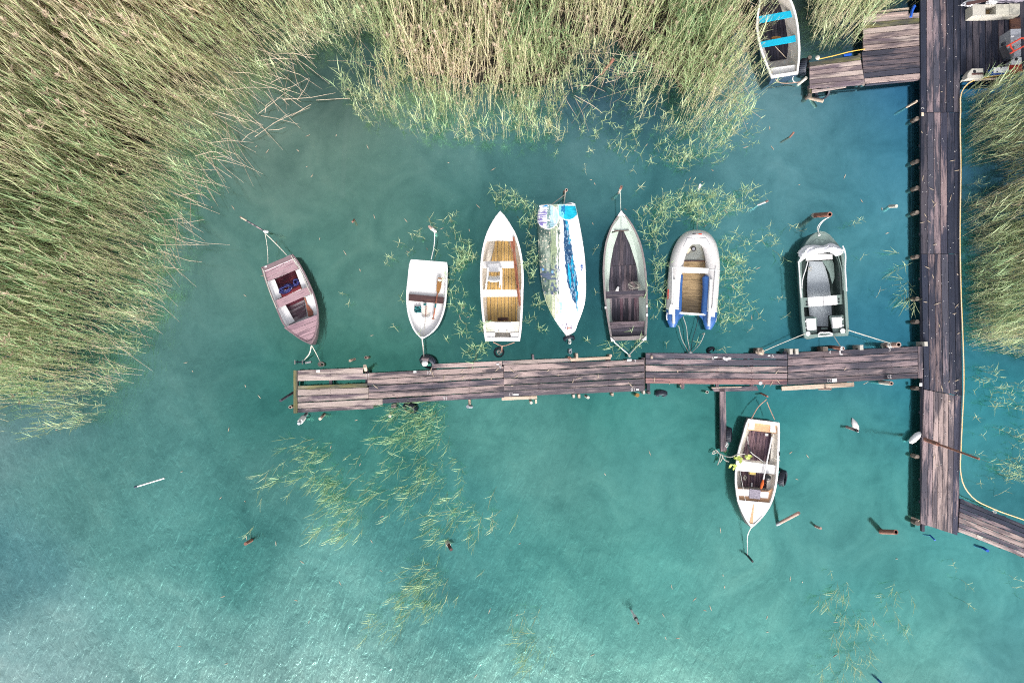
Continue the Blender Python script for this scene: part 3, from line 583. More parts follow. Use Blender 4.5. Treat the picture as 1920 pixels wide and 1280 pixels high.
Lr(C_, [(237, 290, 192, 232), (296, 343, 241, 288), (350, 397, 296, 340), (405, 447, 350, 392), (451, 494, 398, 448)], 195, 1343, DZ, [M['pier'], M['pier'], M['pier'], M['pier'], M['pier']], pier)
Lr(E, [(181.6, 224, 190, 231), (230, 274, 240, 288), (282, 330, 295, 340), (337, 383, 350, 394), (387, 430, 400, 442)], -389, 769, DZ, [M['pier2'], M['pier2'], M['pier'], M['pier2'], M['red']], pier)
Lr(E, [(182, 228, 128, 171), (233, 285, 177, 230), (291, 338, 236, 285), (344, 392, 291, 338), (397, 440, 344, 387)], 775, 1836, DZ, [M['pierdark'], M['pier2'], M['pier2'], M['pier'], M['pierdark']], pier)
plank([E(1842, 128, DZ), E(1842, 388, DZ), E(1878, 386, DZ), E(1876, 126, DZ)], DZ, TH, M['pier2'], pier)
# lower side boards
plank([C_(178, 498, .25), C_(178, 525, .25), C_(468, 513, .25), C_(466, 488, .25)], .25, .05, M['pale'], pier)
plank([E(722, 455, .25), E(724, 490, .25), E(1316, 456, .25), E(1314, 420, .25)], .26, .05, M['pale'], pier)
plank([E(150, 466, .25), E(175, 499, .25), E(535, 490, .25), E(520, 452, .25)], .24, .05, M['pier2'], pier)
plank([E(150, 463, .3), E(150, 469, .3), E(395, 463, .3), E(395, 456, .3)], .3, .03, M['pale'], pier)
# joists, stringers and piles below
def beam(a, b, w, z0, z1, mat, parent, name='joist'):
    d = (b - a); d.z = 0; n = Vector((-d.y, d.x, 0)).normalized()*w/2
    return MB().prism([tuple((a-n)[:2]), tuple((b-n)[:2]), tuple((b+n)[:2]), tuple((a+n)[:2])], z0, z1).build(name, mat, parent, origin=tuple((a+b)/2), ang=math.atan2(d.y, d.x))
def pile(p, z1, r, mat, parent, name='pile'):
    return MB().tube([Vector((p.x, p.y, -1.4)), Vector((p.x, p.y, z1))], r, 10).build(name, mat, parent, smooth=True)
for i, x in enumerate((556, 620, 688, 745, 812, 880, 944, 1010, 1078, 1142, 1206, 1216, 1280, 1345, 1410, 1472, 1482, 1545, 1610, 1672, 1716)):
    u = (x-550)/1178.; yt, yb = (692 if x < 690 else 701 if x < 805 else 690-44*(x-690)/1038.) if True else 0, 771-60*u if x < 700 else 757-46*(x-700)/1028.
    beam(P(x, yt+2, .3), P(x, yb-2, .3), .09, .21, .31, M['pierdark'], pier)
    if i % 2 == 0:
        pile(P(x, yt+9, .2), .21, .06, M['post'], pier); pile(P(x, yb-9, .2), .21, .06, M['post'], pier)
def number(txt, p, size, parent, rot=0.0, mat=None, name='painted_number'):
    c = bpy.data.curves.new(name, 'FONT'); c.body = txt; c.size = size; c.align_x = 'CENTER'; c.align_y = 'CENTER'; c.extrude = .0015
    c.materials.append(mat or M['paintmark']); o = bpy.data.objects.new(name, c); COL.objects.link(o); reg(o, frame(p, rot), parent); return o
NZ = DZ + .007
for t, x, y, ro in (('11', 689, 703.5, 3), ('10', 803.5, 698.5, 3), ('9', 938, 688.5, 3), ('7', 1191, 677.5, 3), ('6', 1336.5, 671.5, 3), ('5', 1449, 667.5, 3), ('4', 1556, 660.5, 3), ('3', 1668, 655, 3),
                    ('16', 835, 746, 183), ('17', 958, 738, 183), ('18', 1187, 729.5, 183), ('22', 1554.5, 713, 183), ('23', 1667.8, 705.5, 183)):
    number(t, P(x, y, NZ), .145, pier, R_(ro))
def tagplate(x, y, w, h, parent, mat='white2', name='number_plate', z=NZ, a=3):
    MB().box(P(x, y, z+.004), (w/60, h/60, .006), R_(a)).build(name, M[mat], parent)
for x, y, w, h in ((596.5, 695.5, 7, 4), (778, 697, 5.5, 3.5), (933.5, 682.5, 5, 2.5), (967.5, 739.5, 9.5, 3), (1180, 675, 8, 3.5), (1195.5, 730, 5, 3), (1342, 669.5, 6, 3), (1442, 666.5, 4.5, 2), (1564.5, 712.5, 9, 6.5)):
    tagplate(x, y, w, h, pier)
MB().prism([tuple(P(x, y)[:2]) for x, y in ((1563, 656.5), (1565.5, 656.5), (1566, 662), (1569.5, 662.8), (1569, 665), (1563.5, 664.5))], NZ, NZ+.003).build('painted_mark', M['paintmark'], pier)
mb = MB(); rr = random.Random(4)
for k in range(14):
    c = P(1362 + rr.gauss(0, 4), 673 + rr.gauss(0, 1.6), NZ+.002+k*.0002); mb.lathe(c, [(.001, 0), (rr.uniform(.02, .05), 0), (.001, .003)], 7)
mb.build('bird_dropping', M['paintmark'], pier); MB().lathe(P(1426, 718, NZ), [(.001, .004), (.045, .004), (.06, 0)], 10).build('bird_dropping', M['paintmark'], pier)
# nails: rows of dark heads over the joists
mb = MB()
for x in (620, 745, 812, 880, 1010, 1078, 1142, 1280, 1345, 1410, 1545, 1610, 1672):
    for k in range(10):
        y = 700-44*(x-550)/1178. + k*5.6 + rr.uniform(-.5, .5); c = P(x+rr.uniform(-1, 1), y, DZ+.005); mb.lathe(c, [(.0085, 0), (.0085, .004), (.0005, .005)], 5)
tag(mb.build('nail_heads', M['black'], pier), kind='stuff')

walk = thing('walkway', 'dark wide plank walkway running up and down along the right side', 'walkway', P(1765, 500, 0))
T = V(1700, 0, 7.11); W2 = V(1680, 150, 4.267); W3 = V(1680, 450, 3.879); W4 = V(1680, 700, 3.556)
def cols(xt, xb, yt, yb, s, mats, parent, gap=.9):
    """xt: divider positions at the top edge, xb: at the bottom; yt,yb may be (left,right)"""
    n = len(xt)-1; g = gap
    yt = yt if isinstance(yt, tuple) else (yt, yt); yb = yb if isinstance(yb, tuple) else (yb, yb)
    for i in range(n):
        f = lambda y, k: y[0] + (y[1]-y[0])*k/n
        k = random.uniform(-.6, .6)
        plank([s(xt[i]+g, f(yt, i)+k, DZ), s(xb[i]+g, f(yb, i)+k, DZ), s(xb[i+1]-g, f(yb, i+1)+k, DZ), s(xt[i+1]-g, f(yt, i+1)+k, DZ)], DZ, TH, mats[i % len(mats)], parent)
Wk, Wd, Ww = M['walk'], M['walk2'], M['walk3']
cols([178, 264, 350, 440, 530, 620, 706], [188, 268, 355, 444, 530, 626, 712], -1200, 1494, T, [Wd, Ww, Ww, Wk, Wd, Wd], walk, 3)
cols([198, 251, 303, 356, 409, 466, 516], [200, 251, 305, 357, 410, 464, 513], 262, 1390, W2, [Wd, Ww, Ww, Wk, Wd, Wd], walk, 1.8)
cols([184, 231, 281, 328, 378, 426, 468], [205, 245, 293, 342, 391, 438, 484], 103, (1080, 1135), W3, [Wd, Wk, Wk, Ww, Wd, Wd], walk, 1.8)
cols([185, 222, 252, 286, 319, 352, 390, 441], [164, 206, 240, 273, 305, 340, 375, 411], (107, 152), (1000, 1078), W4, [M['pier2'], M['pier2'], M['pier'], M['pier'], M['pier'], M['pier'], Wk], walk, 1.5)
beam(P(1730, -160, .3), P(1731, 996, .3), .08, .2, .31, M['pierdark'], walk); beam(P(1796, -160, .3), P(1796, 998, .3), .08, .2, .31, M['pierdark'], walk)
for y in range(-150, 1000, 42): beam(P(1729, y, .3), P(1799, y, .3), .08, .12, .22, M['pierdark'], walk)
beam(P(1727, 150, .2), P(1727.5, 640, .2), .03, .16, .2, M['pierdark'], walk, 'edge_rail')
mb = MB()
for yb in range(20, 990, 43):
    for xk in range(12):
        mb.lathe(P(1729+xk*6.2, yb+rr.uniform(-.8, .8), DZ+.005), [(.008, 0), (.008, .004), (.0005, .005)], 5)
tag(mb.build('nail_heads', M['black'], walk), kind='stuff')
number('2', P(1730.2, 203, NZ), .13, walk, R_(95)); tagplate(1729.8, 214.5, 4, 6.5, walk, 'hosepale', a=0); tagplate(1726.5, 721, 5, 6, walk, 'white2', a=0)
# bird droppings and grit on the walkway
mb = MB()
for k in range(130):
    c = P(rr.uniform(1730, 1798), rr.uniform(0, 990), NZ); mb.lathe(c, [(.001, .004), (rr.choice((.004, .006, .008, .014)), .002), (.012, -.004)], 5)
tag(mb.build('bird_dropping_specks', M['paintmark'], walk), kind='stuff')
mb = MB()
for k in range(60):
    x, y = rr.choice(((rr.uniform(1728, 1800), rr.uniform(150, 990)), (rr.uniform(700, 1700), rr.uniform(690, 725)))); c = P(x, y, NZ+.01); a = rr.uniform(0, 3.1); d = Vector((math.cos(a), math.sin(a), 0))*rr.uniform(.03, .14); e = Vector((-d.y, d.x, 0)).normalized()*.012
    mb.add([c-d, c+e, c+d+Vector((0, 0, .01)), c-e], [[0, 3, 2, 1]])
tag(mb.build('leaf_scraps', strawm, origin=(0, 0, 0)), 'green and straw coloured leaf scraps dropped on the planks', 'leaf scraps', kind='stuff')

diag = thing('jetty', 'lower diagonal jetty leaving the walkway toward the bottom right corner', 'jetty', P(1860, 970, 0))
D = V(1700, 880, 7.11)
def along(p, q, t): return Vector(p).lerp(Vector(q), t)
tl, bl, tr_, br = D(718, 385, DZ), D(690, 828, DZ), D(718+1500, 385+610, DZ), D(690+1500, 828+590, DZ)
cuts = [0, .13, .27, .40, .56, .72, .86, 1.0]; dm = [M['walk2'], M['walk2'], Wk, M['pink'], M['pier'], M['pier2'], M['palegrey']]
for i in range(7):
    a, b = cuts[i]+.008, cuts[i+1]-.008
    plank([along(tl, bl, a), along(tl, bl, b), along(tr_, br, b), along(tr_, br, a)], DZ, TH, dm[i], diag)
for t in (.03, .2, .4, .6, .8):
    beam(along(tl, tr_, t), along(bl, br, t), .09, .2, .31, M['pierdark'], diag); pile(along(tl, tr_, t)+(bl-tl)*.1, .2, .06, M['post'], diag); pile(along(tl, tr_, t)+(bl-tl)*.93, .2, .06, M['post'], diag)
number('45', P(1865, 959, NZ), .15, diag, R_(-20)); tagplate(1837, 1006, 11, 4, diag, 'foam', a=-24)

# plank platform with the junk on it (top right)
plat = thing('platform', 'wide dark plank platform at the top right corner carrying boxes', 'deck', P(1850, 60, 0))
cols([714, 792, 876, 964, 1048, 1134, 1220, 1304, 1390, 1480, 1570], [716, 796, 880, 968, 1052, 1138, 1224, 1308, 1392, 1480, 1570], -1200, (1000, 940), T, [M['walk2']]*5+[M['walk2'], Wk], plat, 4)
beam(P(1812, 130, .3), P(1935, 128, .3), .1, .2, .31, M['pierdark'], plat); beam(P(1802, 20, .3), P(1935, 20, .3), .1, .2, .31, M['pierdark'], plat); beam(P(1802, -120, .3), P(1935, -120, .3), .1, .2, .31, M['pierdark'], plat)
for x, y in ((1806, 128), (1860, 128), (1916, 126), (1806, 20), (1916, 20)): pile(P(x, y, .2), .2, .07, M['post'], plat)
for q, mt in (([(710, 1108), (735, 1065), (885, 985), (880, 1010)], 'foam'), ([(800, 1050), (800, 1030), (1400, 965), (1400, 990)], 'black'), ([(850, 1078), (850, 1058), (1400, 1025), (1400, 1046)], 'pale')):
    plank(T.L(q, .4), .40, .05, M[mt], plat, 'edge_board')

# left side decks
sd_ = thing('side_deck', 'pinkish and dark plank side deck beside the walkway under the reeds', 'deck', P(1670, 80, 0))
S_ = V(1500, 0, 6.4); Z2 = DZ - .03
def strips(poly, n, mats, parent, z, flip=None, name='plank'):
    a, b, c, d = poly          # left-top, right-top, right-bottom, left-bottom
    for i in range(n):
        t0, t1 = (i+.05)/n, (i+.95)/n
        plank([a.lerp(d, t0), a.lerp(d, t1), b.lerp(c, t1), b.lerp(c, t0)], z, TH, mats[i % len(mats)], parent, name)
strips(S_.L([(760, 212), (1430, 152), (1432, 546), (760, 616)], Z2), 6, [M['palegrey'], M['mossy'], M['palegrey'], M['pink'], M['palegrey'], M['pink']], sd_, Z2)
strips(S_.L([(745, 622), (1434, 549), (1440, 874), (768, 938)], Z2), 5, [M['pierdark']], sd_, Z2)
strips(S_.L([(775, 942), (1440, 878), (1442, 942), (782, 1002)], Z2), 1, [M['pink']], sd_, Z2)
plank(S_.L([(800, 150), (800, 170), (1310, 118), (1310, 90)], Z2), Z2, TH, M['pale'], sd_); plank(S_.L([(820, 185), (825, 215), (1290, 175), (1290, 145)], Z2), Z2+.05, TH, M['pink'], sd_)
beam(S_(800, 1000, .3), S_(1440, 935, .3), .1, .18, .28, M['pierdark'], sd_); beam(S_(790, 330, .3), S_(1440, 280, .3), .1, .18, .28, M['pierdark'], sd_)
for x, y in ((800, 980), (1400, 900), (800, 300), (1400, 240)): pile(S_(x, y, .2), .18, .06, M['post'], sd_)
ld = thing('small_deck', 'short deck of seven pale brown planks ending above a hanging tyre', 'deck', P(1570, 135, 0))
strips(S_.L([(115, 745), (720, 662), (780, 1012), (118, 1065)], Z2), 6, [M['mossy'], M['palegrey'], M['pink'], M['palegrey'], M['pink'], M['palegrey']], ld, Z2)
plank(S_.L([(150, 1075), (150, 1112), (560, 1045), (560, 1035)], Z2), Z2-.03, TH, M['palegrey'], ld)
plank(S_.L([(96, 1062), (98, 1165), (134, 1165), (134, 1060)], .2), .25, .09, M['mossy'], ld, 'bearer')
for x, y in ((110, 1150), (110, 700), (700, 680), (740, 980)): pile(S_(x, y, .2), .26, .06, M['post'], ld)
beam(S_(110, 1040, .3), S_(770, 985, .3), .09, .16, .28, M['pierdark'], ld); beam(S_(110, 780, .3), S_(720, 700, .3), .09, .16, .28, M['pierdark'], ld)
# crossbar beam standing off the pier
K = V(1320, 730, 3.879)
cb = thing('mooring_beam', 'narrow grey beam reaching down from the pier beside the peach trimmed boat', 'beam', P(1355, 790, 0))
plank([K(118, 15, .3), K(124, 452, .3), K(166, 440, .3), K(158, 15, .3)], .3, .12, M['pier2'], cb, 'beam')
pile(K(146, 435, .1), .18, .07, M['post'], cb); pile(K(140, 200, .1), .18, .06, M['post'], cb)

# ---------------------------------------------------------------- hose
hp = [(1990, 120), (1900, 138), (1840, 147), (1823, 152), (1810, 162), (1803.5, 172), (1801, 208), (1801.5, 314), (1800, 450), (1802.5, 566), (1805.5, 640), (1807, 728), (1804, 790), (1801.8, 841), (1801, 883), (1806.5, 908), (1826, 934), (1860, 952), (1920, 974), (2060, 1028)]
hq = spl([P(x, y, .42) for x, y in hp], 110); hs_ = thing('hose', 'yellow hose running along the outer edge of the walkway and jetty', 'hose', tuple(P(1801, 500, .42)))
MB().tube(hq, .019, 8).build('hose_tube', M['yellow'], hs_, smooth=True)
MB().tube([q+Vector((-.009, .003, .009)) for q in hq], .012, 6).build('bleached_strip', M['hosepale'], hs_, smooth=True)

# ---------------------------------------------------------------- posts, pipes and stakes
def pole(name, label, cat, base, top, h, r, mat, rt=None, ring=False, hollow=False, group=None, extra=None):
    """stands from base (survey point on the water) to top (survey point at height h)"""
    a, b = P(*base, 0), P(*top, h); d = b - a; a2 = a - d*(.3/max(d.z, .2)) if d.z > .05 else a
    t = thing(name, label, cat, tuple(a), 0, group)
    if hollow:
        u = d.normalized(); x = u.orthogonal().normalized(); y = u.cross(x); n = 14; vs, fs = [], []
        for p_, rad in ((a2, r), (b, r), (b, r*.62), (b-u*.5, r*.6)):
            vs += [p_ + (x*math.cos(6.2832*j/n)+y*math.sin(6.2832*j/n))*rad for j in range(n)]
        for i in range(3): fs += [[i*n+j, i*n+(j+1) % n, (i+1)*n+(j+1) % n, (i+1)*n+j] for j in range(n)]
        fs.append([3*n+j for j in range(n)][::-1]); mb_ = MB().add(vs, fs)
        mb_.m = [0]*(2*n) + [1]*(n+1); mb_.build('pipe', [mat, M['black']], t, smooth=True)
    else: MB().tube([a2, b], [r, rt or r], 10).build('shaft', mat, t, smooth=True)
    if extra:
        for u0, u1, rr_, mm, nm in extra: MB().tube([a.lerp(b, u0), a.lerp(b, u1)], rr_, 10).build(nm, mm, t, smooth=True)
    return t
pole('mooring_pole', 'rusty tall pole with a white float at its foot leaning over the walkway', 'pole', (1722, 819), (1836, 860), 2.9, .035, M['rust'], .028, hollow=False, extra=[(.02, .36, .06, M['rust'], 'sleeve')])
f_ = thing('float', 'white fender float tied at the foot of the rusty pole', 'float', tuple(P(1716, 819, .2)), 0)
MB().lathe(P(1716, 820, .22), [(.001, -.24), (.07, -.2), (.10, -.08), (.10, .1), (.06, .2), (.001, .24)], 14, Matrix.Rotation(R_(50), 3, 'Z') @ Matrix.Rotation(R_(80), 3, 'Y')).build('float_body', M['white2'], f_, smooth=True)
pole('mooring_pipe', 'open rusty pipe standing at the bow of the dark green motor boat', 'pipe', (1526, 404), (1556, 402), 1.05, .075, M['rust'], hollow=True, extra=[(-.1, .12, .082, M['foam'], 'pale_band')])
pole('mooring_pipe', 'rusty pipe with a white cap leaning against the pier under the dark green boat', 'pipe', (1556, 650), (1580, 653), .95, .055, M['rust'], extra=[(.95, 1.0, .062, M['white2'], 'cap')])
pole('mooring_pipe', 'open pink rust pipe with rope coils at the right end of the pier', 'pipe', (1656, 647), (1685, 646), .95, .078, M['rustpale'], hollow=True, extra=[(-.1, .17, .088, M['foam'], 'pale_band'), (.45, .52, .088, M['ropew'], 'rope_coil'), (.6, .66, .088, M['ropew'], 'rope_coil')])
pole('mooring_pipe', 'open pipe wrapped in white below the right end of the pier', 'pipe', (1651, 716), (1671.5, 718.5), .6, .062, M['rustpale'], hollow=True, extra=[(-.1, .9, .07, M['foam'], 'white_wrap')])
pole('mooring_pipe', 'thin open pipe lying along the pale side board of the pier', 'pipe', (1536, 729), (1558, 729), .5, .03, M['rustpale'], hollow=True)
pole('mooring_post', 'slanting pink brown post in the water right of the peach trimmed boat', 'post', (1458, 982), (1498, 961), 1.0, .05, M['rustpale'], extra=[(-.05, .16, .054, M['greybox'], 'waterline_band')])
pole('mooring_post', 'thick rusty post stub in the water below the end of the walkway', 'post', (1652, 996), (1680, 997), .75, .075, M['rust'], hollow=True)
pole('mooring_pole', 'slim pole with pale tip and white bottle tied at the stern of the mauve boat', 'pole', (497, 434), (451, 407), 1.9, .022, M['pier2'], extra=[(.8, 1, .026, M['pale'], 'pale_tip')])
pole('mooring_pole', 'short pole wrapped with white rope behind the plain white boat', 'pole', (817, 434), (805, 425), .9, .04, M['rustpale'], extra=[(.05, .7, .055, M['ropew'], 'rope_wrap')])
pole('mooring_pole', 'short open pole at the head of the boat under the printed cover', 'pole', (1058, 360), (1062, 356.5), .6, .045, M['rustpale'], hollow=True)
pole('mooring_pole', 'short orange tipped pole ahead of the mint green boat', 'pole', (1160, 362), (1165, 350), .9, .035, M['foam'], extra=[(.72, 1, .04, M['rust'], 'orange_tip')])
pole('mooring_pole', 'short white pole among reeds ahead of the inflatable dinghy', 'pole', (1309, 357), (1313, 347), .8, .035, M['white2'])
pole('mooring_pole', 'thin white stake with a dark tip slanting right of the reed patch', 'stake', (1421, 384), (1439, 377), .8, .03, M['white2'], extra=[(.9, 1, .034, M['rust'], 'tip')])
pole('stump', 'short brown double stump alone in the lower left water', 'stump', (472, 1012), (460, 1019), .5, .05, M['rust'], extra=[(.0, .9, .045, M['foam'], 'pale_side')])
pole('stump', 'short dark stump with white crust beside a reed patch', 'stump', (838, 1016), (846, 1030), .45, .05, M['brown'], extra=[(0, .4, .07, M['foam'], 'crust')])
pole('marker_stake', 'white stake with black bands alone in the bottom water', 'stake', (1184, 1144), (1197, 1168), 1.0, .035, M['white2'], .03, extra=[(.42, .62, .055, M['white2'], 'collar'), (.64, .7, .058, M['black'], 'black_band'), (.93, 1.0, .03, M['oary'], 'tip')])
pole('stump', 'tiny stump breaking the surface left of the thick rusty post', 'stump', (1529, 986), (1539, 990), .35, .04, M['rustpale'])
pole('stump', 'small brown stump in the water between the mauve boat and the pier', 'stump', (665, 673), (656, 676), .3, .04, M['pale'])
pole('stump', 'small round white stump left of the hanging tyre with white ball', 'stump', (690, 670), (686, 670), .3, .045, M['rustpale'], hollow=True)
pole('stump', 'tiny dark stump in the cove water above the mauve boat', 'stump', (664, 412), (661, 416), .3, .03, M['rust'])
pole('stump', 'small orange stump in the water below the green fringe of reeds', 'stump', (1481, 257), (1488, 249), .5, .03, M['rust'])
pole('stump', 'pale twin stump in the blue water left of the walkway', 'stump', (1668, 387), (1681, 386.5), .35, .05, M['foam'])
pole('stake', 'dark slanting stake at the left tip of the pier', 'stake', (549, 736), (526, 751), .7, .04, M['pierdark'])
pole('post', 'hollow round post touching the lower left corner of the pier', 'post', (549, 761), (544, 763), .35, .05, M['rustpale'], hollow=True)
pole('stake', 'beige slanting stake under the lower left edge of the pier', 'stake', (608, 776), (600, 785), .5, .045, M['pale'])
pole('stump', 'rope wound stump with reeds below the left end of the pier', 'stump', (575, 775), (560, 794), .6, .05, M['greybox'], extra=[(.4, .8, .085, M['ropew'], 'rope_winding')])
pole('post', 'pale post at the step in the left part of the pier', 'post', (687, 698), (684, 686), .75, .055, M['pale'])
pole('stake', 'brown iron stake hugging the left edge of the walkway near the top', 'stake', (1700, 201), (1719, 190), .6, .035, M['pale'])
pole('stake', 'rusty plank stub slanting out of the reeds in the little top inlet', 'stake', (1127, 139), (1150, 112), 1.1, .045, M['rust'])
pole('stump', 'twisted driftwood stump under the small deck', 'stump', (1518, 184), (1543, 190), .25, .05, M['pale'])
pole('stake', 'flat piece of wood by the tyre of the boat with turquoise seats', 'stake', (1497, 158), (1512, 146), .3, .05, M['foam'])
pole('stump', 'round cut post with pale top standing alone under the pier', 'post', (1325, 735), (1326, 735), .3, .045, M['foam'], hollow=True)
pole('post', 'round yellow topped post under the pier with a trailing rope', 'post', (1193, 740), (1195.5, 740.5), .4, .06, M['oary'])
pole('stump', 'crusty stump under the pier between two short post ends', 'stump', (1098, 742), (1103, 745), .3, .045, M['foam'])
pole('stump', 'pale stump below the cream side board of the pier', 'stump', (994, 751), (996, 755), .3, .045, M['foam'])
pole('stump', 'knobbly stump in the water below the pier near the hanging tyre', 'stump', (733, 774), (731, 780), .3, .045, M['foam'])
pole('post', 'grey post end wrapped in net right below the pier', 'post', (884, 762), (877, 762), .35, .05, M['greybox'])
pole('bent_pipe', 'bent rusty pipe sticking up at the stern lines of the peach trimmed boat', 'pipe', (1427, 737), (1439, 743), .5, .03, M['rust'])
pole('bent_stake', 'black iron stake at the end of the bow line of the peach trimmed boat', 'stake', (1401, 1040), (1411, 1052), .55, .035, M['black'])
pole('marker_stake', 'small blue stake in the water under the end of the walkway', 'stake', (1744, 1003), (1753, 1012), .3, .022, M['blue'])
pole('marker_stake', 'short thick blue stake in the water under the diagonal jetty', 'stake', (1844, 1027), (1852, 1032), .3, .042, M['blue'])
pole('marker_stake', 'blue stake cut by the bottom edge of the picture', 'stake', (1648, 1275), (1654, 1281), .3, .035, M['blue'])
pole('post', 'thick grey post at the foot of the walkway', 'post', (1712, 976), (1721, 980), .3, .085, M['post'])
pole('stake', 'pale stake beside the thick grey post at the foot of the walkway', 'stake', (1710, 970), (1724, 976), .3, .035, M['pale'])
# pile heads along the left edge of the walkway
for y in (222, 302, 352, 398, 481, 560, 603, 728, 856):
    t = thing('pile_head', 'pale pile head poking out from under the left edge of the walkway', 'pile', tuple(P(1716, y, 0)), 0, 'pile heads along the walkway')
    a = P(1720.5, y, .28); MB().tube([Vector((a.x, a.y, -1.4)), Vector((a.x, a.y, .0))], .075, 10).build('wet_shaft', M['algae'], t, smooth=True)
    MB().tube([Vector((a.x, a.y, .0)), Vector((a.x, a.y, .27))], .065, 10).build('dry_head', M['post'], t, smooth=True)
# squared post ends along the pier
def stub(x, y, w, h, z, mat, label, name='post_end'):
    t = thing(name, label, 'post', tuple(P(x, y, 0))); MB().box(P(x, y, z/2-.4), (w/60, h/60, z+.8), R_(3)).build('shaft', M[mat], t)
for x, y, w, h, z, mt, lb in (
    (1078.5, 666, 4, 9, .42, 'pale', 'pale square post end right of the rope tangle at the printed cover boat'), (998.5, 668, 3.5, 9, .42, 'palegrey', 'thin pale post end above the pier beside the yellow floored boat'),
    (1140, 666, 4.5, 5, .42, 'pale', 'small pale post end at the right tip of the cream top plank'), (1215, 669, 4, 5, .40, 'pale', 'post end at the seam of the pier behind the stern reeds'),
    (1412.5, 658, 9, 12, .40, 'post', 'wide grey brown block standing left of the round log end above the pier'), (1468.5, 658.5, 5.5, 10, .44, 'foam', 'left one of the paired white post ends above the pier seam'),
    (1479, 658.5, 5.5, 10, .44, 'foam', 'right one of the paired white post ends above the pier seam'), (1531, 654, 9, 9, .44, 'post', 'brown square post end left of the rusty capped pipe'),
    (1596.5, 651, 6.5, 9, .44, 'foam', 'white square post end right of the rusty capped pipe'), (1714, 644.5, 6, 8, .44, 'foam', 'grey post end in the corner of pier and walkway'),
    (743, 758, 8, 7, .24, 'pink', 'pink brown square post end below the pier left of the hanging tyre'), (882, 751, 4, 9, .26, 'pale', 'narrow brown post end below the pier near the netted post'),
    (1073, 740, 4, 6, .26, 'foam', 'left post end of a pair below the middle of the pier'), (1083, 740, 4, 7, .26, 'pale', 'right post end of a pair below the middle of the pier'),
    (1144, 737, 4, 5, .26, 'pale', 'small pale post end below the middle of the pier'), (1201.5, 733, 4, 6, .26, 'foam', 'pale post end at the lower seam of the pier'),
    (1211, 733.5, 5, 5, .24, 'pink', 'second pink post end at the lower seam of the pier'), (1004, 750, 3.5, 7, .22, 'pale', 'pale post end at the right tip of the cream side board')):
    stub(x, y, w, h, z, mt, lb)
t = thing('log', 'round sawn log end lying above the pier tied with a line', 'log', tuple(P(1426, 660, 0))); MB().tube([P(1418, 661, .28), P(1431, 660, .42)], [.07, .085], 12).build('log_body', M['pale'], t, smooth=True)
# gangway shadow posts, sunken pole and floating rod
t = thing('floating_rod', 'thin white rod with a blue end floating in the left water', 'rod', tuple(P(284, 903, 0))); MB().tube([P(257, 911.5, .02), P(308, 896, .03)], .022, 7).build('rod', M['white2'], t, smooth=True); MB().tube([P(252, 913, .02), P(257.5, 911.4, .02)], .034, 8).build('blue_end', M['navy'], t)
t = tag(MB().tube([P(652, 196, -.11), P(645, 300, -.13), P(642, 372, -.3)], .085, 8).build('sunken_pole', M['foam'], smooth=True), 'long pale pole sunk under the cove water', 'pole')
t = tag(MB().tube([P(505, 183, -.12), P(508, 232, -.4)], .10, 8).build('sunken_pipe', M['algae'], smooth=True), 'wide greenish pipe under water at the corner of the left reeds', 'pipe')
t = thing('buoy', 'white pointed buoy floating in the open water below the pier', 'buoy', tuple(P(1604, 797, 0)))
MB().lathe(P(1603.5, 797, .03), [(.001, -.25), (.03, -.21), (.085, -.08), (.095, .04), (.07, .14), (.02, .22), (.001, .24)], 14, Matrix.Rotation(R_(112), 3, 'Z') @ Matrix.Rotation(R_(-90), 3, 'Y')).build('buoy_body', M['white2'], t, smooth=True)
pole('buoy_stake', 'short stake with black top leaning across the white pointed buoy', 'stake', (1588, 800), (1607.5, 807), .5, .045, M['pink'], extra=[(.86, 1, .05, M['black'], 'black_top')])
for x, y, lb in ((561, 679, 'small white cleat bar in the water off the upper left of the pier'), (602, 682, 'rope knotted stump in the water off the upper left of the pier')):
    t = thing('mooring_cleat', lb, 'cleat', tuple(P(x, y, 0)))
    if x < 600:
        MB().tube([P(551, 678.7, .1), P(572, 678.7, .12)], .02, 6).build('bar', M['navy'], t)
        for dx in (-6, 8): MB().tube([P(x+dx-2, y-4, .12), P(x+dx-2, y+4, .12)], .018, 6).build('cross_bar', M['foam'], t)
        MB().tube([P(573, 680, .05), P(583, 678, .05)], .03, 8).build('float', M['white2'], t)
    else:
        for k in range(4): MB().tube([P(x+5.5*math.cos(a), y+3.5*math.sin(a)+k*.4, .06+.02*k) for a in np.linspace(.3*k, 6.28+.3*k, 14)], .016, 5).build('rope_turn', M['rope'] if k % 2 else M['ropeorange'], t)
        MB().tube([P(x-2, y+1, -.5), P(x-2, y+1, .16)], .04, 8).build('stump', M['rustpale'], t)
# tyres
def tyre(x, y, z, R, r, label, tilt=(0, 0, 0), squash=1.0):
    t = thing('tyre', label, 'tyre', tuple(P(x, y, z))); Mx = (Matrix.Rotation(R_(tilt[2]), 4, 'Z') @ Matrix.Rotation(R_(tilt[0]), 4, 'X') @ Matrix.Rotation(R_(tilt[1]), 4, 'Y')).to_3x3()
    prof = [(R-.62*R*.42, -r*.8), (R-.1*R, -r), (R, -r*.75), (R+.012, -r*.35), (R+.012, r*.35), (R, r*.75), (R-.1*R, r), (R-.62*R*.42, r*.8), (R-.62*R*.42, r*.6), (R-.10*R, r*.5), (R-.08*R, -r*.5), (R-.62*R*.42, -r*.6), (R-.62*R*.42, -r*.8)]
    MB().lathe(P(x, y, z), prof, 28, Mx).build('casing', M['rubber'], t, smooth=True)
    mb = MB(); c = P(x, y, z)
    for k in range(28):
        a = k*2*math.pi/28; u = Vector((math.cos(a), math.sin(a), 0)); mb.box(c + Mx @ (u*(R+.012)), (.014, .02, r*1.35), tilt=Mx @ Matrix.Rotation(a, 3, 'Z'))
    tag(mb.build('tread', M['rubber'], t), kind='stuff'); return t
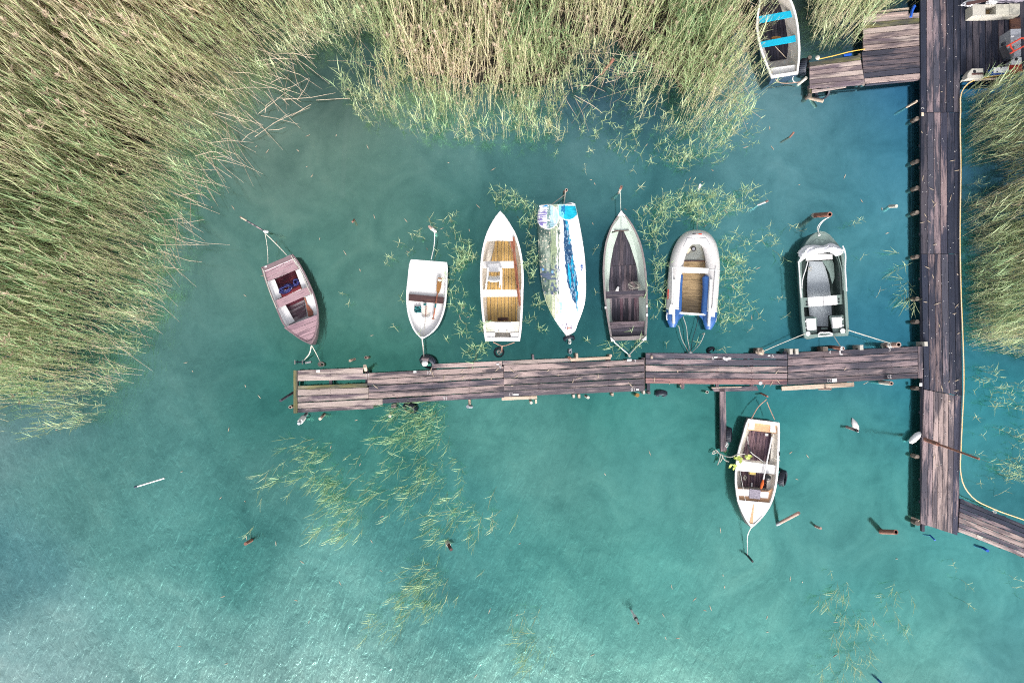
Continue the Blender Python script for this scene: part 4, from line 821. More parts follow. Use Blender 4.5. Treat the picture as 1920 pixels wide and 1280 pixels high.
tyre(803, 678, .18, .26, .10, 'tyre fender holding a white ball above the left part of the pier', (55, 0, -28))
t = thing('ball_float', 'white ball float resting in the tyre fender', 'float', tuple(P(797, 681, .4))); MB().lathe(P(796.5, 680.5, .40), [(.001, -.1)]+[(.10*math.cos(a), .10*math.sin(a)) for a in np.linspace(-1.4, 1.4, 9)]+[(.001, .1)], 14).build('ball', M['white2'], t, smooth=True)
t = thing('wood_block', 'pink brown wooden block beside the white ball in the tyre fender', 'block', tuple(P(797, 671, .42))); MB().tube([P(791.5, 672, .42), P(803.5, 673.5, .45)], .055, 8).build('block', M['pink'], t)
tyre(935.5, 660, .02, .15, .05, 'small round tyre floating off the stern of the yellow floored boat', (15, 10, 0)); tyre(1067, 634.5, .05, .16, .06, 'flattened tyre ring at the tip of the printed cover boat', (68, 8, 0))
tyre(769, 764, .10, .21, .09, 'tyre hanging below the pier among yellow green reeds', (55, 0, -25)); tyre(1240, 737.5, .10, .17, .08, 'thin looking tyre hanging below the middle of the pier', (74, 0, -2))
tyre(1367, 815, .16, .22, .08, 'tyre lashed to the side of the narrow mooring beam', (68, 0, 88)); tyre(1467.5, 896, .20, .24, .09, 'tyre fender on the right side of the peach trimmed boat', (56, 0, 82))
tyre(1541, 173, .06, .23, .10, 'tyre hanging under the small deck with a reed poking through', (38, 0, 18)); tyre(1507, 126, .08, .24, .11, 'tyre squeezed between the boat with turquoise seats and the small deck', (60, 0, 80)); tyre(1333, 656, .05, .11, .05, 'small dark ring by the tied post above the pier', (60, 0, 30))
# ---------------------------------------------------------------- junk on the platform
def junk(name, label, cat, poly, z0, z1, mat, parts=(), inset=.0, hollow=None):
    t = thing(name, label, cat, tuple(T(sum(p[0] for p in poly)/len(poly), sum(p[1] for p in poly)/len(poly), z0)))
    MB().prism([tuple(T(x, y, z1)[:2]) for x, y in poly], z0, z1, top_in=inset).build('body', M[mat], t); return t
tr1 = thing('trough', 'long pale concrete trough with one empty compartment along the platform', 'trough', tuple(T(1200, 130, .4)))
zt = .72
def blk(x0, y0, x1, y1, z0, z1, mt, nm): return MB().prism([tuple(T(x, y, z1)[:2]) for x, y in ((x0, y0), (x1, y0), (x1, y1), (x0, y1))], z0, z1).build(nm, M[mt], tr1)
blk(880, 62, 1050, 210, .38, zt, 'foam', 'end_block'); blk(1190, 58, 1365, 200, .38, zt, 'conc', 'middle_block'); blk(1368, 52, 1510, 195, .38, zt-.02, 'conc', 'mouldy_block')
blk(1052, 62, 1188, 76, .38, zt-.01, 'foam', 'rim'); blk(1052, 196, 1188, 210, .38, zt-.01, 'foam', 'rim'); blk(1053, 78, 1187, 194, .38, .44, 'muck', 'compartment_floor')
MB().add([T(805, 120, .38), T(880, 62, zt), T(880, 210, zt), T(805, 280, .38)], [[0, 3, 2, 1]]).add([T(805, 280, .38), T(880, 212, zt), T(1510, 197, zt-.02), T(1480, 225, .45), T(1230, 272, .38)], [[0, 4, 3, 2, 1]]).build('sloping_side', M['foam'], tr1)
b1 = junk('storage_box', 'larger grey plastic box on the right edge of the platform', 'box', [(1390, 395), (1520, 390), (1520, 590), (1390, 598)], .36, .85, 'greybox'); MB().prism([tuple(T(x, y, .87)[:2]) for x, y in ((1386, 391), (1524, 386), (1524, 594), (1386, 602))], .83, .87).build('lid', M['greybox'], b1); MB().box(T(1408, 490, .88), (.09, .03, .03)).build('latch', M['white2'], b1)
b2 = junk('storage_box', 'smaller grey box with blue side behind the red sack truck', 'box', [(1436, 612), (1525, 606), (1525, 750), (1436, 754)], .36, .75, 'greybox'); MB().prism([tuple(T(x, y, .7)[:2]) for x, y in ((1429, 614), (1434, 614), (1434, 752), (1429, 752))], .38, .70).build('blue_side', M['blue'], b2)
b3 = junk('jerrycan', 'pale six sided container with a black cap on the platform', 'container', [(1395, 812), (1438, 772), (1530, 765), (1532, 848), (1500, 862), (1398, 866)], .36, .62, 'seatw'); MB().lathe(T(1458, 795, .62), [(.04, 0), (.04, .03), (.001, .035)], 10).build('cap', M['black'], b3)
b4 = junk('basket', 'crushed red plastic mesh basket at the platform corner', 'basket', [(1370, 872), (1535, 862), (1538, 950), (1375, 958)], .36, .58, 'rednet'); mb = MB()
for k in range(7): mb.tube([T(1372+k*27, 872, .60), T(1376+k*27, 956, .60)], .008, 4)
for k in range(5): mb.tube([T(1372, 874+k*20, .61), T(1536, 866+k*20, .61)], .008, 4)
tag(mb.build('mesh_ribs', M['redp'], b4), kind='stuff')
b5 = junk('cool_box', 'white box with blue sides lying on the platform edge', 'box', [(1160, 902), (1360, 892), (1362, 965), (1162, 972)], .36, .60, 'blue'); MB().prism([tuple(T(x, y, .63)[:2]) for x, y in ((1160, 900), (1360, 891), (1362, 965), (1162, 971))], .60, .63).build('lid', M['seatw'], b5)
for x, y in ((1258, 910), (1205, 962), (1318, 960)): MB().lathe(T(x, y, .63), [(.02, 0), (.02, .015), (.001, .016)], 8).build('knob', M['black'], b5)
b6 = junk('foam_box', 'white foam box with a black hole at the platform corner', 'box', [(870, 918), (1020, 915), (1022, 1040), (810, 1046), (812, 990)], .36, .62, 'foam'); MB().lathe(T(905, 955, .622), [(.001, .004), (.045, .004), (.05, 0)], 12).build('hole', M['black'], b6); MB().prism([tuple(T(x, y, .63)[:2]) for x, y in ((870, 978), (1020, 970), (1020, 995), (870, 1000))], .60, .63).build('strip', M['brown'], b6)
b7 = junk('panel', 'dark brown wooden panel between the trough and the grey boxes', 'panel', [(1385, 240), (1520, 236), (1520, 384), (1385, 390)], .36, .42, 'brown')
st_ = thing('sack_truck', 'red tubular sack truck with a black plate lying over the boxes', 'sack truck', tuple(T(1400, 640, .9)))
for q in ([(1335, 618), (1440, 560), (1530, 508), (1560, 510), (1580, 540)], [(1380, 716), (1470, 665), (1590, 605)], [(1380, 590), (1395, 640), (1435, 688)]): MB().tube([T(x, y, .95) for x, y in q], .022, 8).build('frame_tube', M['redp'], st_, smooth=True)
MB().prism([tuple(T(x, y, .8)[:2]) for x, y in ((1226, 650), (1318, 604), (1378, 738), (1290, 786))], .74, .80).build('toe_plate', M['black'], st_)
for x, y in ((1330, 790), (1310, 590)): MB().lathe(T(x, y, .55), [(.03, -.03), (.1, -.035), (.1, .035), (.03, .03)], 14, Matrix.Rotation(R_(90), 3, 'X')).build('wheel', M['rubber'], st_, smooth=True)
for nm, lb, poly, mt, z in (('plywood_sheet', 'white corrugated sheet at the top edge of the platform', [(1040, 62), (1120, -60), (1290, -60), (1200, 50)], 'white2', .78), ('tarpaulin', 'blue grey tarpaulin at the top edge of the platform', [(1200, 48), (1285, -60), (1600, -60), (1560, 20)], 'cloth', .76), ('sail_bag', 'crumpled beige and brown canvas at the top edge of the platform', [(700, 82), (780, 10), (900, -60), (1080, -60), (1010, 30), (860, 84)], 'tarpw', .70)):
    t = thing(nm, lb, 'sheet', tuple(T(poly[0][0], poly[0][1], z))); n_ = 16; vs, fs = [], []; pp = T.L(poly, z); q4 = (pp[0], pp[len(pp)//3], pp[2*len(pp)//3], pp[-1])
    for i in range(n_+1):
        for j in range(n_+1):
            u, v_ = i/n_, j/n_; q = q4[0].lerp(q4[1], u).lerp(q4[3].lerp(q4[2], u), v_); q = q + Vector((0, 0, .03*math.sin(u*17+v_*5)+.03*math.sin(v_*23+u*9))); vs += [q]
    fs = [[i*(n_+1)+j, i*(n_+1)+j+1, (i+1)*(n_+1)+j+1, (i+1)*(n_+1)+j] for i in range(n_) for j in range(n_)]
    mb = MB().add(vs, fs); o = mb.build('sheet', M[mt], t, smooth=True); so_ = o.modifiers.new('t', 'SOLIDIFY'); so_.thickness = .01
t = thing('plank_offcut', 'brown offcut lying on the beige canvas', 'plank', tuple(T(960, 20, .8))); MB().box(T(960, 22, .78), (.75, .09, .03), R_(12)).build('board', M['brown'], t)
tag(MB().tube(spl([S_(x, y, .38) for x, y in ((225, 712), (400, 672), (600, 622), (780, 590))], 12), .014, 6).build('cord', M['yellow'], smooth=True), 'taut yellow cord over the small deck', 'cord')
tag(MB().tube(spl([S_(x, y, .42) for x, y in ((1375, 70), (1350, 120), (1330, 205))], 8), .045, 6).build('strap', M['blue'], smooth=True), 'bright blue strap on the side deck', 'strap')
tag(MB().lathe(S_(215, 690, .4), [(.001, .03), (.05, .02), (.075, -.02), (.05, -.04)], 9).build('rag', M['foam'], smooth=True), 'white rag on the corner of the small deck', 'rag')
tag(MB().prism([tuple(S_(x, y, .3)[:2]) for x, y in ((520, 662), (610, 645), (612, 668), (522, 682))], .25, .34).build('crate_lid', M['blue']), 'blue lid glimpsed behind the yellow cord', 'lid')
# ---------------------------------------------------------------- boats
def boat(name, label, bow, stern, group=None):
    c = (bow + stern)/2; d = bow - stern; return thing(name, label, 'boat', (c.x, c.y, 0), math.atan2(d.y, d.x))
def hull(t, L, Rr, zg=.45, sheer=.10, gw=.05, zf=.06, fl=.80, ti=.05, ts=.04, outm='navy', rimm='rim', inm='white', floorm=None, n=22, lip=.02, flare=.80):
    """L,Rr: gunwale outlines (bow to stern) in metres; closed shell with inner walls and a sole"""
    l, r = spl(L, n+1), spl(Rr, n+1); vs, fs, mi = [], [], []
    def at(arr, u):
        x = u*n; i = min(int(x), n-1); return arr[i].lerp(arr[i+1], x-i)
    def Z(u): return zg + sheer*(1-u)**2
    def flat(p, z): return Vector((p.x, p.y, z))
    for i in range(n+1):        # outer sections: lrim, lchine, keel, rchine, rrim
        u = i/n; a, b = l[i], r[i]; c = (a+b)/2; e = .06*(1-u)
        vs += [flat(a, Z(u)), flat(a, Z(u)-.05), flat(c.lerp(a, flare*.97), .0), flat(c.lerp(a, .5), -.16), flat(c, -.2), flat(c.lerp(b, .5), -.16), flat(c.lerp(b, flare*.97), .0), flat(b, Z(u)-.05), flat(b, Z(u))]
    k = 9
    for i in range(n):
        for j in range(k-1): fs.append([i*k+j, (i+1)*k+j, (i+1)*k+j+1, i*k+j+1]); mi.append(1 if j in (0, 7) else 0)
    fs.append([n*k+j for j in range(k)]); mi.append(0)
    o0 = len(vs); zi = lip
    us = [ti + (1-ti-ts)*i/n for i in range(n+1)]
    for u in us:
        a, b = at(l, u), at(r, u); c = (a+b)/2; w = (a-c).length; f = max(.05, (w-gw)/max(w, 1e-6)) if w > gw*1.05 else .05
        ai, bi = c.lerp(a, f), c.lerp(b, f)
        vs += [flat(ai, Z(u)), flat(ai, Z(u)-.035), flat(c.lerp(ai, fl), zf), flat(c, zf), flat(c.lerp(bi, fl), zf), flat(bi, Z(u)-.035), flat(bi, Z(u))]
    q = 7
    for i in range(n):
        for j in range(q-1): fs.append([o0+i*q+j, o0+i*q+j+1, o0+(i+1)*q+j+1, o0+(i+1)*q+j]); mi.append(3 if j in (2, 3) else (2 if j in (1, 4) else 1))
    fs.append([o0+j for j in range(q)][::-1]); mi.append(2); fs.append([o0+n*q+j for j in range(q)]); mi.append(2)
    for i in range(n):          # rim tops
        fs.append([i*k, o0+i*q, o0+(i+1)*q, (i+1)*k]); mi.append(1)
        fs.append([i*k+8, (i+1)*k+8, o0+(i+1)*q+6, o0+i*q+6]); mi.append(1)
    fs.append([0, 8, o0+6, o0]); mi.append(1); fs.append([n*k, o0+n*q, o0+n*q+6, n*k+8]); mi.append(1)
    mb = MB().add(vs, fs); mb.m = mi
    o = mb.build('hull', [M[outm], M[rimm], M[inm], M[floorm or inm]], t, smooth=True); return o
def slab(t, s, pts, z, th, mat, name, inset=.0, bev=.0):
    p = s.L(pts, z); mb = MB().prism([tuple(q[:2]) for q in p], z-th, z, top_in=inset)
    d = max(((p[i]-p[i-1]) for i in range(len(p))), key=lambda v: v.length); c = sum(p, Vector())/len(p)
    return mb.build(name, M[mat], t, origin=(c.x, c.y, z), ang=math.atan2(d.y, d.x))
def rail(t, pts, r, mat, name, n=12, sides=6): return MB().tube(spl(pts, n), r, sides).build(name, M[mat], t, smooth=True)
def bline(name, label, pts, r, mat, sag=0.0): return rope(name, label, pts, r, M[mat], sag=sag)
def disc(t, c, r, h, mat, name, n=16): return MB().lathe(c, [(r, -h), (r, 0), (r*.85, .004), (.001, .004)], n).build(name, M[mat], t)
def tangle(c, rx, ry, n, r, mat, seed, name, t=None, label=None, ang=0.0, h=.05):
    q = random.Random(seed); ps = []; a = 0
    for i in range(n):
        a += q.uniform(.5, 1.6); u = q.uniform(.35, 1); x, y = rx*u*math.cos(a), ry*u*math.sin(a)
        ps.append(c + Vector((x*math.cos(ang)-y*math.sin(ang), x*math.sin(ang)+y*math.cos(ang), q.uniform(0, h))))
    o = MB().tube(spl(ps, n*5), r, 5).build(name, M[mat], t, smooth=True)
    if t is None: tag(o, label, 'rope')
    return o
def oar(label, s, grip, neck, blade, z, mat='oar', zb=None, cat='oar', bmat=None, top=None):
    t = thing('oar', label, cat, tuple(s(*neck, z))); a, b = s(*grip, z), s(*neck, zb or z)
    MB().tube([a, a.lerp(b, .12), a.lerp(b, .14), b], [.017, .017, .023, .02], 8).build('shaft', M[mat], t, smooth=True)
    if blade:
        p = s.L(blade, (zb or z)); MB().prism([tuple(q[:2]) for q in p], (zb or z)-.015, (zb or z)+.012, top_in=.004).build('blade', M[bmat or mat], t)
    return t
# 1 mauve rowing boat
s = V(430, 390, 4.129); z = .45
b = boat('rowing_boat', 'small faded mauve wooden rowing boat with blue rope heap, leftmost of the moored boats', s(635, 1058, z), s(368, 405, z))
hull(b, s.L([(635, 1058), (560, 1022), (480, 965), (420, 905), (375, 810), (340, 725), (290, 600), (262, 520), (245, 460)], z), s.L([(635, 1058), (668, 990), (688, 900), (692, 810), (668, 695), (615, 565), (562, 460), (525, 400), (490, 356)], z), z, .06, .045, .10, .78, .06, .05, 'hullmauve', 'mauve2', 'white2')
boards(s.L([(262, 478), (478, 378), (535, 468), (293, 568)], .40), s(478, 378)-s(262, 478), 3, .41, .025, M['mauve'], b)
boards(s.L([(335, 560), (510, 480), (560, 620), (400, 700)], .14), s(505, 482)-s(352, 552), 5, .15, .025, M['redfloor'], b)
boards(s.L([(430, 745), (572, 680), (598, 835), (500, 880)], .14), s(565, 690)-s(435, 750), 5, .15, .025, [M['greyfloor'], M['greyfloor'], M['redfloor']], b)
for q in ([(290, 572), (350, 552), (405, 688), (342, 718)], [(512, 484), (550, 468), (606, 600), (610, 612), (566, 630)], [(370, 780), (435, 752), (505, 876), (430, 918), (400, 870)], [(590, 688), (642, 664), (676, 760), (684, 822), (612, 850)]): slab(b, s, q, .30, .04, 'white2', 'side_bench')
slab(b, s, [(343, 722), (612, 608), (642, 655), (368, 778)], .40, .03, 'mauve', 'thwart')
bow_ = [(422, 925), (690, 820), (690, 900), (668, 992), (636, 1056), (560, 1020), (480, 968)]
boards(s.L(bow_, .46), s(690, 820)-s(422, 925), 5, .475, .025, M['mauve'], b, 'deck_plank', gap=.008)
rail(b, s.L([(258, 470), (285, 560), (330, 690), (365, 775)], .46), .016, 'foam', 'inner_rail'); rail(b, s.L([(478, 368), (545, 470), (600, 600), (640, 680)], .46), .016, 'foam', 'inner_rail')
slab(b, s, [(443, 372), (475, 360), (482, 395), (452, 405)], .44, .02, 'white2', 'cleat'); slab(b, s, [(272, 452), (288, 446), (290, 455), (274, 461)], .455, .012, 'white2', 'cleat')
slab(b, s, [(508, 486), (520, 480), (570, 600), (556, 632)], .22, .03, 'oar', 'side_slat')
tangle(s(445, 625, .24), .24, .12, 90, .013, 'ropeblue', 3, 'rope_heap', None, 'heap of dark blue rope in the mauve boat', R_(28), .16)
tangle(s(523, 578, .24), .09, .13, 40, .013, 'ropeblue', 5, 'rope_heap', None, 'smaller blue rope coil against the side slat of the mauve boat', 0, .14)
for x, y, lb in ((470, 616, 'pale round float on the blue rope, nearer the stern of the mauve boat'), (433, 645, 'pale round float on the blue rope, nearer the left side of the mauve boat')):
    t = thing('float', lb, 'float', tuple(s(x, y, .34))); MB().lathe(s(x, y, .34), [(.012, -.03), (.055, -.03), (.06, 0), (.05, .02), (.018, .02), (.012, -.03)], 14).build('ring', M['foam'], t, smooth=True)
oar('brown oar lying along the right side of the mauve boat', s, (582, 690), (608, 770), [(594, 755), (612, 752), (648, 800), (650, 830), (612, 842), (604, 800)], .32)
bline('mooring_line', 'pale line from the pole to the left stern corner of the mauve boat', [s(276, 195, .7), s(298, 428, .47)], .009, 'rope', .08); bline('mooring_line', 'double pale line from the pole to the right stern corner of the mauve boat', [s(282, 200, .7), s(442, 362, .47)], .013, 'rope', .06)
bline('mooring_line', 'slack triple line from the bow of the mauve boat to the white cleat bar', [s(635, 1062, .5), s(622, 1120, .35), s(578, 1178, .12)], .018, 'rope'); bline('mooring_line', 'straight line from the bow of the mauve boat to the knotted stump', [s(637, 1062, .5), s(706, 1196, .12)], .012, 'rope', .03)
t = thing('bottle_float', 'white bottle tied to the slim pole behind the mauve boat', 'bottle', tuple(s(285, 180, .3))); MB().tube([s(262, 178, .3), s(272, 180, .3), s(300, 184, .25)], [.02, .045, .04], 8).build('bottle', M['white2'], t, smooth=True)
# 2 plain white dinghy
s = V(710, 410, 4.2667); z = .42
b = boat('dinghy', 'plain white fibreglass dinghy with one brown board seat', s(348, 965, z), s(400, 330, z))
hull(b, s.L([(348, 965), (290, 905), (250, 820), (228, 730), (221, 640), (223, 560), (232, 480), (240, 400), (250, 345), (258, 325)], z), s.L([(348, 965), (420, 920), (475, 862), (510, 790), (535, 700), (545, 600), (549, 520), (550, 450), (552, 390), (546, 348)], z), z, .05, .05, .32, .92, .05, .05, 'navy', 'white2', 'white2', 'white')
slab(b, s, [(245, 602), (520, 628), (515, 680), (242, 655)], .38, .03, 'brown', 'thwart')
t = tag(oar('short paddle with ochre blade lying in the plain white dinghy', s, (436, 798), (470, 600), [(474, 470), (508, 475), (500, 545), (486, 590), (470, 602), (461, 575), (466, 520)], .40, 'oar', bmat='oary'), cat='paddle')
MB().tube([s(426, 798, .40), s(446, 801, .40)], .022, 8).build('grip', M['oar'], t); MB().tube([s(451, 712, .40), s(457, 680, .40)], .026, 8).build('teal_tape', M['teal'], t); slab(t, s, [(476, 482), (504, 486), (502, 500), (474, 496)], .416, .004, 'white2', 'white_marking')
an = thing('anchor', 'small grapnel anchor with green rope lying in the plain white dinghy', 'anchor', tuple(s(378, 750, .16))); MB().tube([s(380, 695, .36), s(376, 780, .35)], .013, 6).build('shank', M['rust'], an)
MB().tube(spl(s.L([(342, 765), (355, 785), (376, 790), (400, 785), (418, 770)], .36), 12), .013, 6).build('flukes', M['greybox'], an, smooth=True)
tangle(s(370, 685, .34), .07, .03, 16, .012, 'teal', 8, 'anchor_rope', an); slab(b, s, [(345, 790), (405, 785), (410, 760), (395, 700), (350, 710)], .326, .004, 'cream', 'stain_patch')
t = thing('rag', 'crumpled teal cloth on the sole of the plain white dinghy', 'cloth', tuple(s(312, 728, .2))); rr = random.Random(9)
mb = MB(); n_ = 9; vs = [s(285+55*i/(n_-1)+rr.uniform(-3, 3), 702+52*j/(n_-1)-12*abs(i/(n_-1)-.4)+rr.uniform(-3, 3), .33+rr.uniform(0, .07)) for i in range(n_) for j in range(n_)]
mb.add(vs, [[i*n_+j, i*n_+j+1, (i+1)*n_+j+1, (i+1)*n_+j] for i in range(n_-1) for j in range(n_-1)]).build('cloth', M['teal'], t, smooth=True)
bline('mooring_line', 'pair of lines from the wrapped pole to the stern of the plain white dinghy', [s(448, 100, .5), s(445, 200, .35), s(420, 325, .42)], .014, 'ropew'); bline('mooring_line', 'green and pale line from the bow of the plain white dinghy to the tyre fender', [s(348, 965, .45), s(355, 1020, .35), s(362, 1105, .38)], .02, 'rope')
bline('bow_line', 'thin grey line running down the middle of the plain white dinghy', [s(376, 785, .34), s(370, 850, .34), s(352, 955, .45)], .008, 'rope')
# 3 white boat, yellow floorboards
s = V(860, 370, 4.129); z = .48
b = boat('rowing_boat', 'long white rowing boat with yellow slatted floor and a plastic chair', s(322, 110, z), s(342, 1118, z))
hull(b, s.L([(322, 110), (285, 155), (250, 212), (215, 285), (190, 370), (172, 480), (166, 600), (168, 720), (175, 850), (186, 960), (198, 1050), (208, 1112)], z), s.L([(322, 110), (360, 150), (398, 210), (438, 275), (468, 360), (492, 470), (503, 600), (501, 730), (497, 850), (491, 960), (484, 1050), (474, 1114)], z), z, .10, .065, .10, .80, .05, .03, 'rimgrey', 'white', 'cream')
slab(b, s, [(322, 122), (285, 170), (252, 228), (225, 285), (208, 338), (300, 334), (440, 338), (425, 290), (392, 220), (358, 165)], .52, .03, 'white', 'foredeck')
boards([*s.L([(285, 338), (385, 338), (432, 470), (466, 600), (466, 958), (222, 958), (220, 700), (252, 500)], .14)], s(340, 1000)-s(340, 300), 9, .15, .022, M['pine'], b, 'floor_slat', gap=.016)
slab(b, s, [(172, 495), (425, 493), (430, 546), (170, 548)], .44, .03, 'white', 'thwart'); slab(b, s, [(170, 716), (497, 716), (496, 768), (172, 770)], .44, .03, 'white', 'thwart')
slab(b, s, [(186, 962), (490, 962), (482, 1045), (400, 1048), (285, 1045), (194, 1045)], .44, .03, 'cream', 'stern_deck'); slab(b, s, [(194, 1046), (284, 1046), (280, 1110), (206, 1114)], .46, .05, 'white', 'stern_corner'); slab(b, s, [(400, 1049), (484, 1046), (474, 1114), (408, 1110)], .46, .05, 'white', 'stern_corner')
slab(b, s, [(286, 1048), (399, 1049), (398, 1088), (290, 1088)], .30, .04, 'cream', 'motor_well'); slab(b, s, [(292, 1088), (402, 1090), (405, 1104), (285, 1102)], .38, .04, 'peach', 'transom_pad')
hl = slab(b, s, [(278, 968), (405, 968), (404, 1036), (278, 1036)], .452, .014, 'white', 'hatch_lid'); disc(b, s(384, 1066, .34), .05, .03, 'cream', 'drain_cap')
for x in (304, 368): slab(hl, s, [(x, 1028), (x+12, 1028), (x+12, 1042), (x, 1042)], .462, .01, 'foam', 'hinge')
for x, y in ((177, 618), (490, 612)): slab(b, s, [(x-5, y-12), (x+5, y-12), (x+5, y+12), (x-5, y+12)], .50, .02, 'greybox', 'rowlock')
t = thing('wood_block', 'dark brown wooden step at the stern end of the yellow slatted floor', 'block', tuple(s(341, 943, .2))); slab(t, s, [(303, 932), (380, 930), (381, 952), (303, 953)], .24, .08, 'brown', 'block')
oar('long brown oar on the right side of the yellow floored boat, blade up front', s, (470, 842), (420, 400), [(394, 312), (420, 304), (436, 330), (440, 390), (424, 410), (408, 395)], .50)
oar('second brown oar beside the first in the yellow floored boat', s, (478, 835), (430, 380), [(418, 306), (430, 306), (440, 360), (438, 400), (426, 395)], .54)
for k in range(3): MB().tube([s(448-k*1.5, 686+k*8, .55), s(474, 690+k*8, .55)], .01, 5).build('oar_lashing', M['brown'], b)
# plastic chair
ch = thing('plastic_chair', 'white plastic armchair standing in the yellow floored boat', 'chair', tuple(s(278, 610, .15)), R_(-2))
def rr_poly(pts, n=3): return pts
slab(ch, s, [(232, 516), (322, 514), (330, 530), (327, 572), (300, 577), (250, 577), (226, 572), (222, 532)], .57, .025, 'white2', 'seat')
n_ = 10; vs = []
for j in range(n_+1):
    u = j/n_; x = 228 + 92*u; dy = 10*math.sin(math.pi*u); vs += [s(x, 604+dy*.6, .62), s(x, 640+dy, .86)]
mb = MB().add(vs, [[2*j, 2*j+1, 2*j+3, 2*j+2] for j in range(n_)]); o = mb.build('backrest', M['white2'], ch, smooth=True); md = o.modifiers.new('t', 'SOLIDIFY'); md.thickness = .03
for x0, x1 in ((226, 212), (328, 318)):
    MB().tube(s.L([(x0, 545), (x0-2, 600), (x1+4, 660)], .80), [.028, .028, .02], 6).build('armrest', M['white2'], ch, smooth=True)
for x, y, x2, y2 in ((228, 548, 222, 560), (326, 548, 330, 560), (214, 665, 210, 708), (320, 650, 316, 694)): MB().tube([s(x, y, .76), s(x2, y2, .16)], .024, 6).build('leg', M['white2'], ch)
slab(ch, s, [(216, 668), (222, 668), (216, 712), (206, 712)], .60, .03, 'white2', 'leg_brace'); MB().tube([s(334, 560, .5), s(332, 716, .46)], .02, 6).build('leg_brace', M['white2'], ch)
bline('mooring_bridle', 'bridle of two short lines at the stern of the yellow floored boat', [s(268, 1120, .35), s(335, 1148, .2), s(432, 1122, .35)], .012, 'ropeorange'); bline('mooring_line', 'short strap from the bridle to the small floating tyre', [s(335, 1148, .2), s(333, 1200, .1)], .025, 'ropeorange'); tangle(s(315, 1200, .1), .07, .08, 22, .011, 'rope', 12, 'rope_knot', None, 'knotted pale rope on the small floating tyre', .5)
# 4 boat under printed cover
s = V(980, 340, 3.765); z = .50
Lp = [(118, 172), (107, 230), (106, 300), (108, 380), (112, 480), (120, 590), (133, 710), (158, 830), (190, 910), (222, 968), (268, 1035), (308, 1086)][::-1]
Rp = [(372, 166), (380, 200), (396, 270), (416, 380), (432, 480), (442, 580), (446, 680), (446, 790), (436, 870), (420, 925), (390, 1000), (366, 1060), (330, 1082)][::-1]
b = boat('covered_boat', 'boat wrapped in a printed banner cover of green, white and blue', s(312, 1086, z), s(245, 165, z))
hull(b, s.L([(312, 1090)]+Lp[1:], z-.06), s.L([(312, 1090)]+Rp[1:], z-.06), z-.06, .0, .05, .1, .8, .05, .04, 'white', 'white', 'white')
nu, nv = 90, 260; Ls, Rs = spl(s.L(Lp, z), nv+1), spl(s.L(Rp, z), nv+1); vs, uvc = [], []
rs = np.random.default_rng(5)
for i in range(nv+1):
    a, b_ = Ls[i], Rs[i]
    for j in range(nu+1):
        u = j/nu; p = a.lerp(b_, u); zz = z + .16*math.sin(math.pi*u)**.8*min(1, (i/nv)*3+.15) - .04*(u < .03 or u > .97) + .012*math.sin(u*26+i*.05)*math.sin(i*.07)
        k = (1-zz/H)/60.; px, py = 960+p.x/k, 640-p.y/k
        vs.append((p.x, p.y, zz)); uvc.append(((px-980)*3.765, (py-340)*3.765))
uvc = np.array(uvc); x, y = uvc[:, 0], uvc[:, 1]
def nz2(sx, sy, sd): return vnoise(np.c_[x, y]/np.array([sx, sy]), 1., sd)
col = np.tile(np.array([.80, .80, .80]), (len(x), 1))
def put(mask, c, soft=1.0): col[mask] = col[mask]*(1-soft) + np.array(c)*soft
rb = 262 - (y-250)*.01 + (nz2(12, 30, 1)-.5)*14                         # right border of the green half
green = (x < rb) & (y < 965 + (nz2(9, 9, 2)-.5)*16)
put(green, (.13, .18, .15)); g1 = nz2(11, 40, 3)*.6 + nz2(26, 90, 4)*.5
put(green & (g1 > .62), (.26, .31, .26)); put(green & (g1 < .42), (.05, .09, .08)); put(green & (nz2(6, 10, 6) > .82), (.62, .55, .45))
strip = green & (x > 195+(nz2(10, 50, 7)-.5)*30) & (x < 245); put(strip & (nz2(4, 60, 8) > .35), (.27, .33, .21)); put(green & (y > 800) & (nz2(3.5, 200, 9) > .5), (.30, .34, .20)); put(green & (y > 800) & (x > 210) & (nz2(3, 300, 10) > .6), (.7, .68, .6))
put(green & (y > 590) & (y < 800) & (nz2(16, 16, 11) > .55), (.08, .11, .17)); put(green & (np.hypot(x-143, y-622) < 9), (.12, .3, .6)); put(green & (np.hypot(x-210, y-640) < 9), (.2, .4, .6))
put(green & (x > 236) & (x < 250) & (nz2(2.5, 40, 12) > .5), (.75, .74, .7))
cx = 300 + (y-280)*.105 + np.where(y > 560, (y-560)*.05, 0); wd = np.interp(y, [270, 340, 460, 600, 730, 800, 860, 925], [16, 22, 26, 34, 36, 24, 9, 1])
bl = (y > 265) & (y < 930) & (np.abs(x-cx-(nz2(9, 24, 13)-.5)*14) < wd); put(bl, (.01, .06, .15)); put(bl & (x-cx > wd*.2) & (nz2(14, 120, 14) > .3), (.0, .24, .42)); put(bl & (nz2(4, 14, 15) > .70), (.25, .38, .5)); put(bl & (nz2(3.5, 30, 16) < .22), (.01, .04, .10))
b2_ = (y > 580) & (y < 760) & (np.abs(x-322-(y-580)*.11) < np.interp(y, [580, 660, 760], [3, 10, 2])); put(b2_, (.0, .33, .55))
put((y > 850) & (y < 930) & (np.abs(x-268) < 12*nz2(9, 9, 17)+3), (.35, .62, .68))
put((np.abs(x-417) < 8) & (np.abs(y-608) < 22) & (nz2(5, 5, 19) > .25), (.02, .08, .28))
for fx, fy in ((278, 1020), (300, 1030), (318, 1035), (342, 1030), (312, 1012)): put((np.hypot((x-fx)/7, (y-fy)/13) < 1) & (nz2(4, 4, 20) > .35), (.10, .06, .16))
put((np.hypot(x-326, y-1040) < 12) & (nz2(4, 4, 21) > .5), (.5, .2, .12))
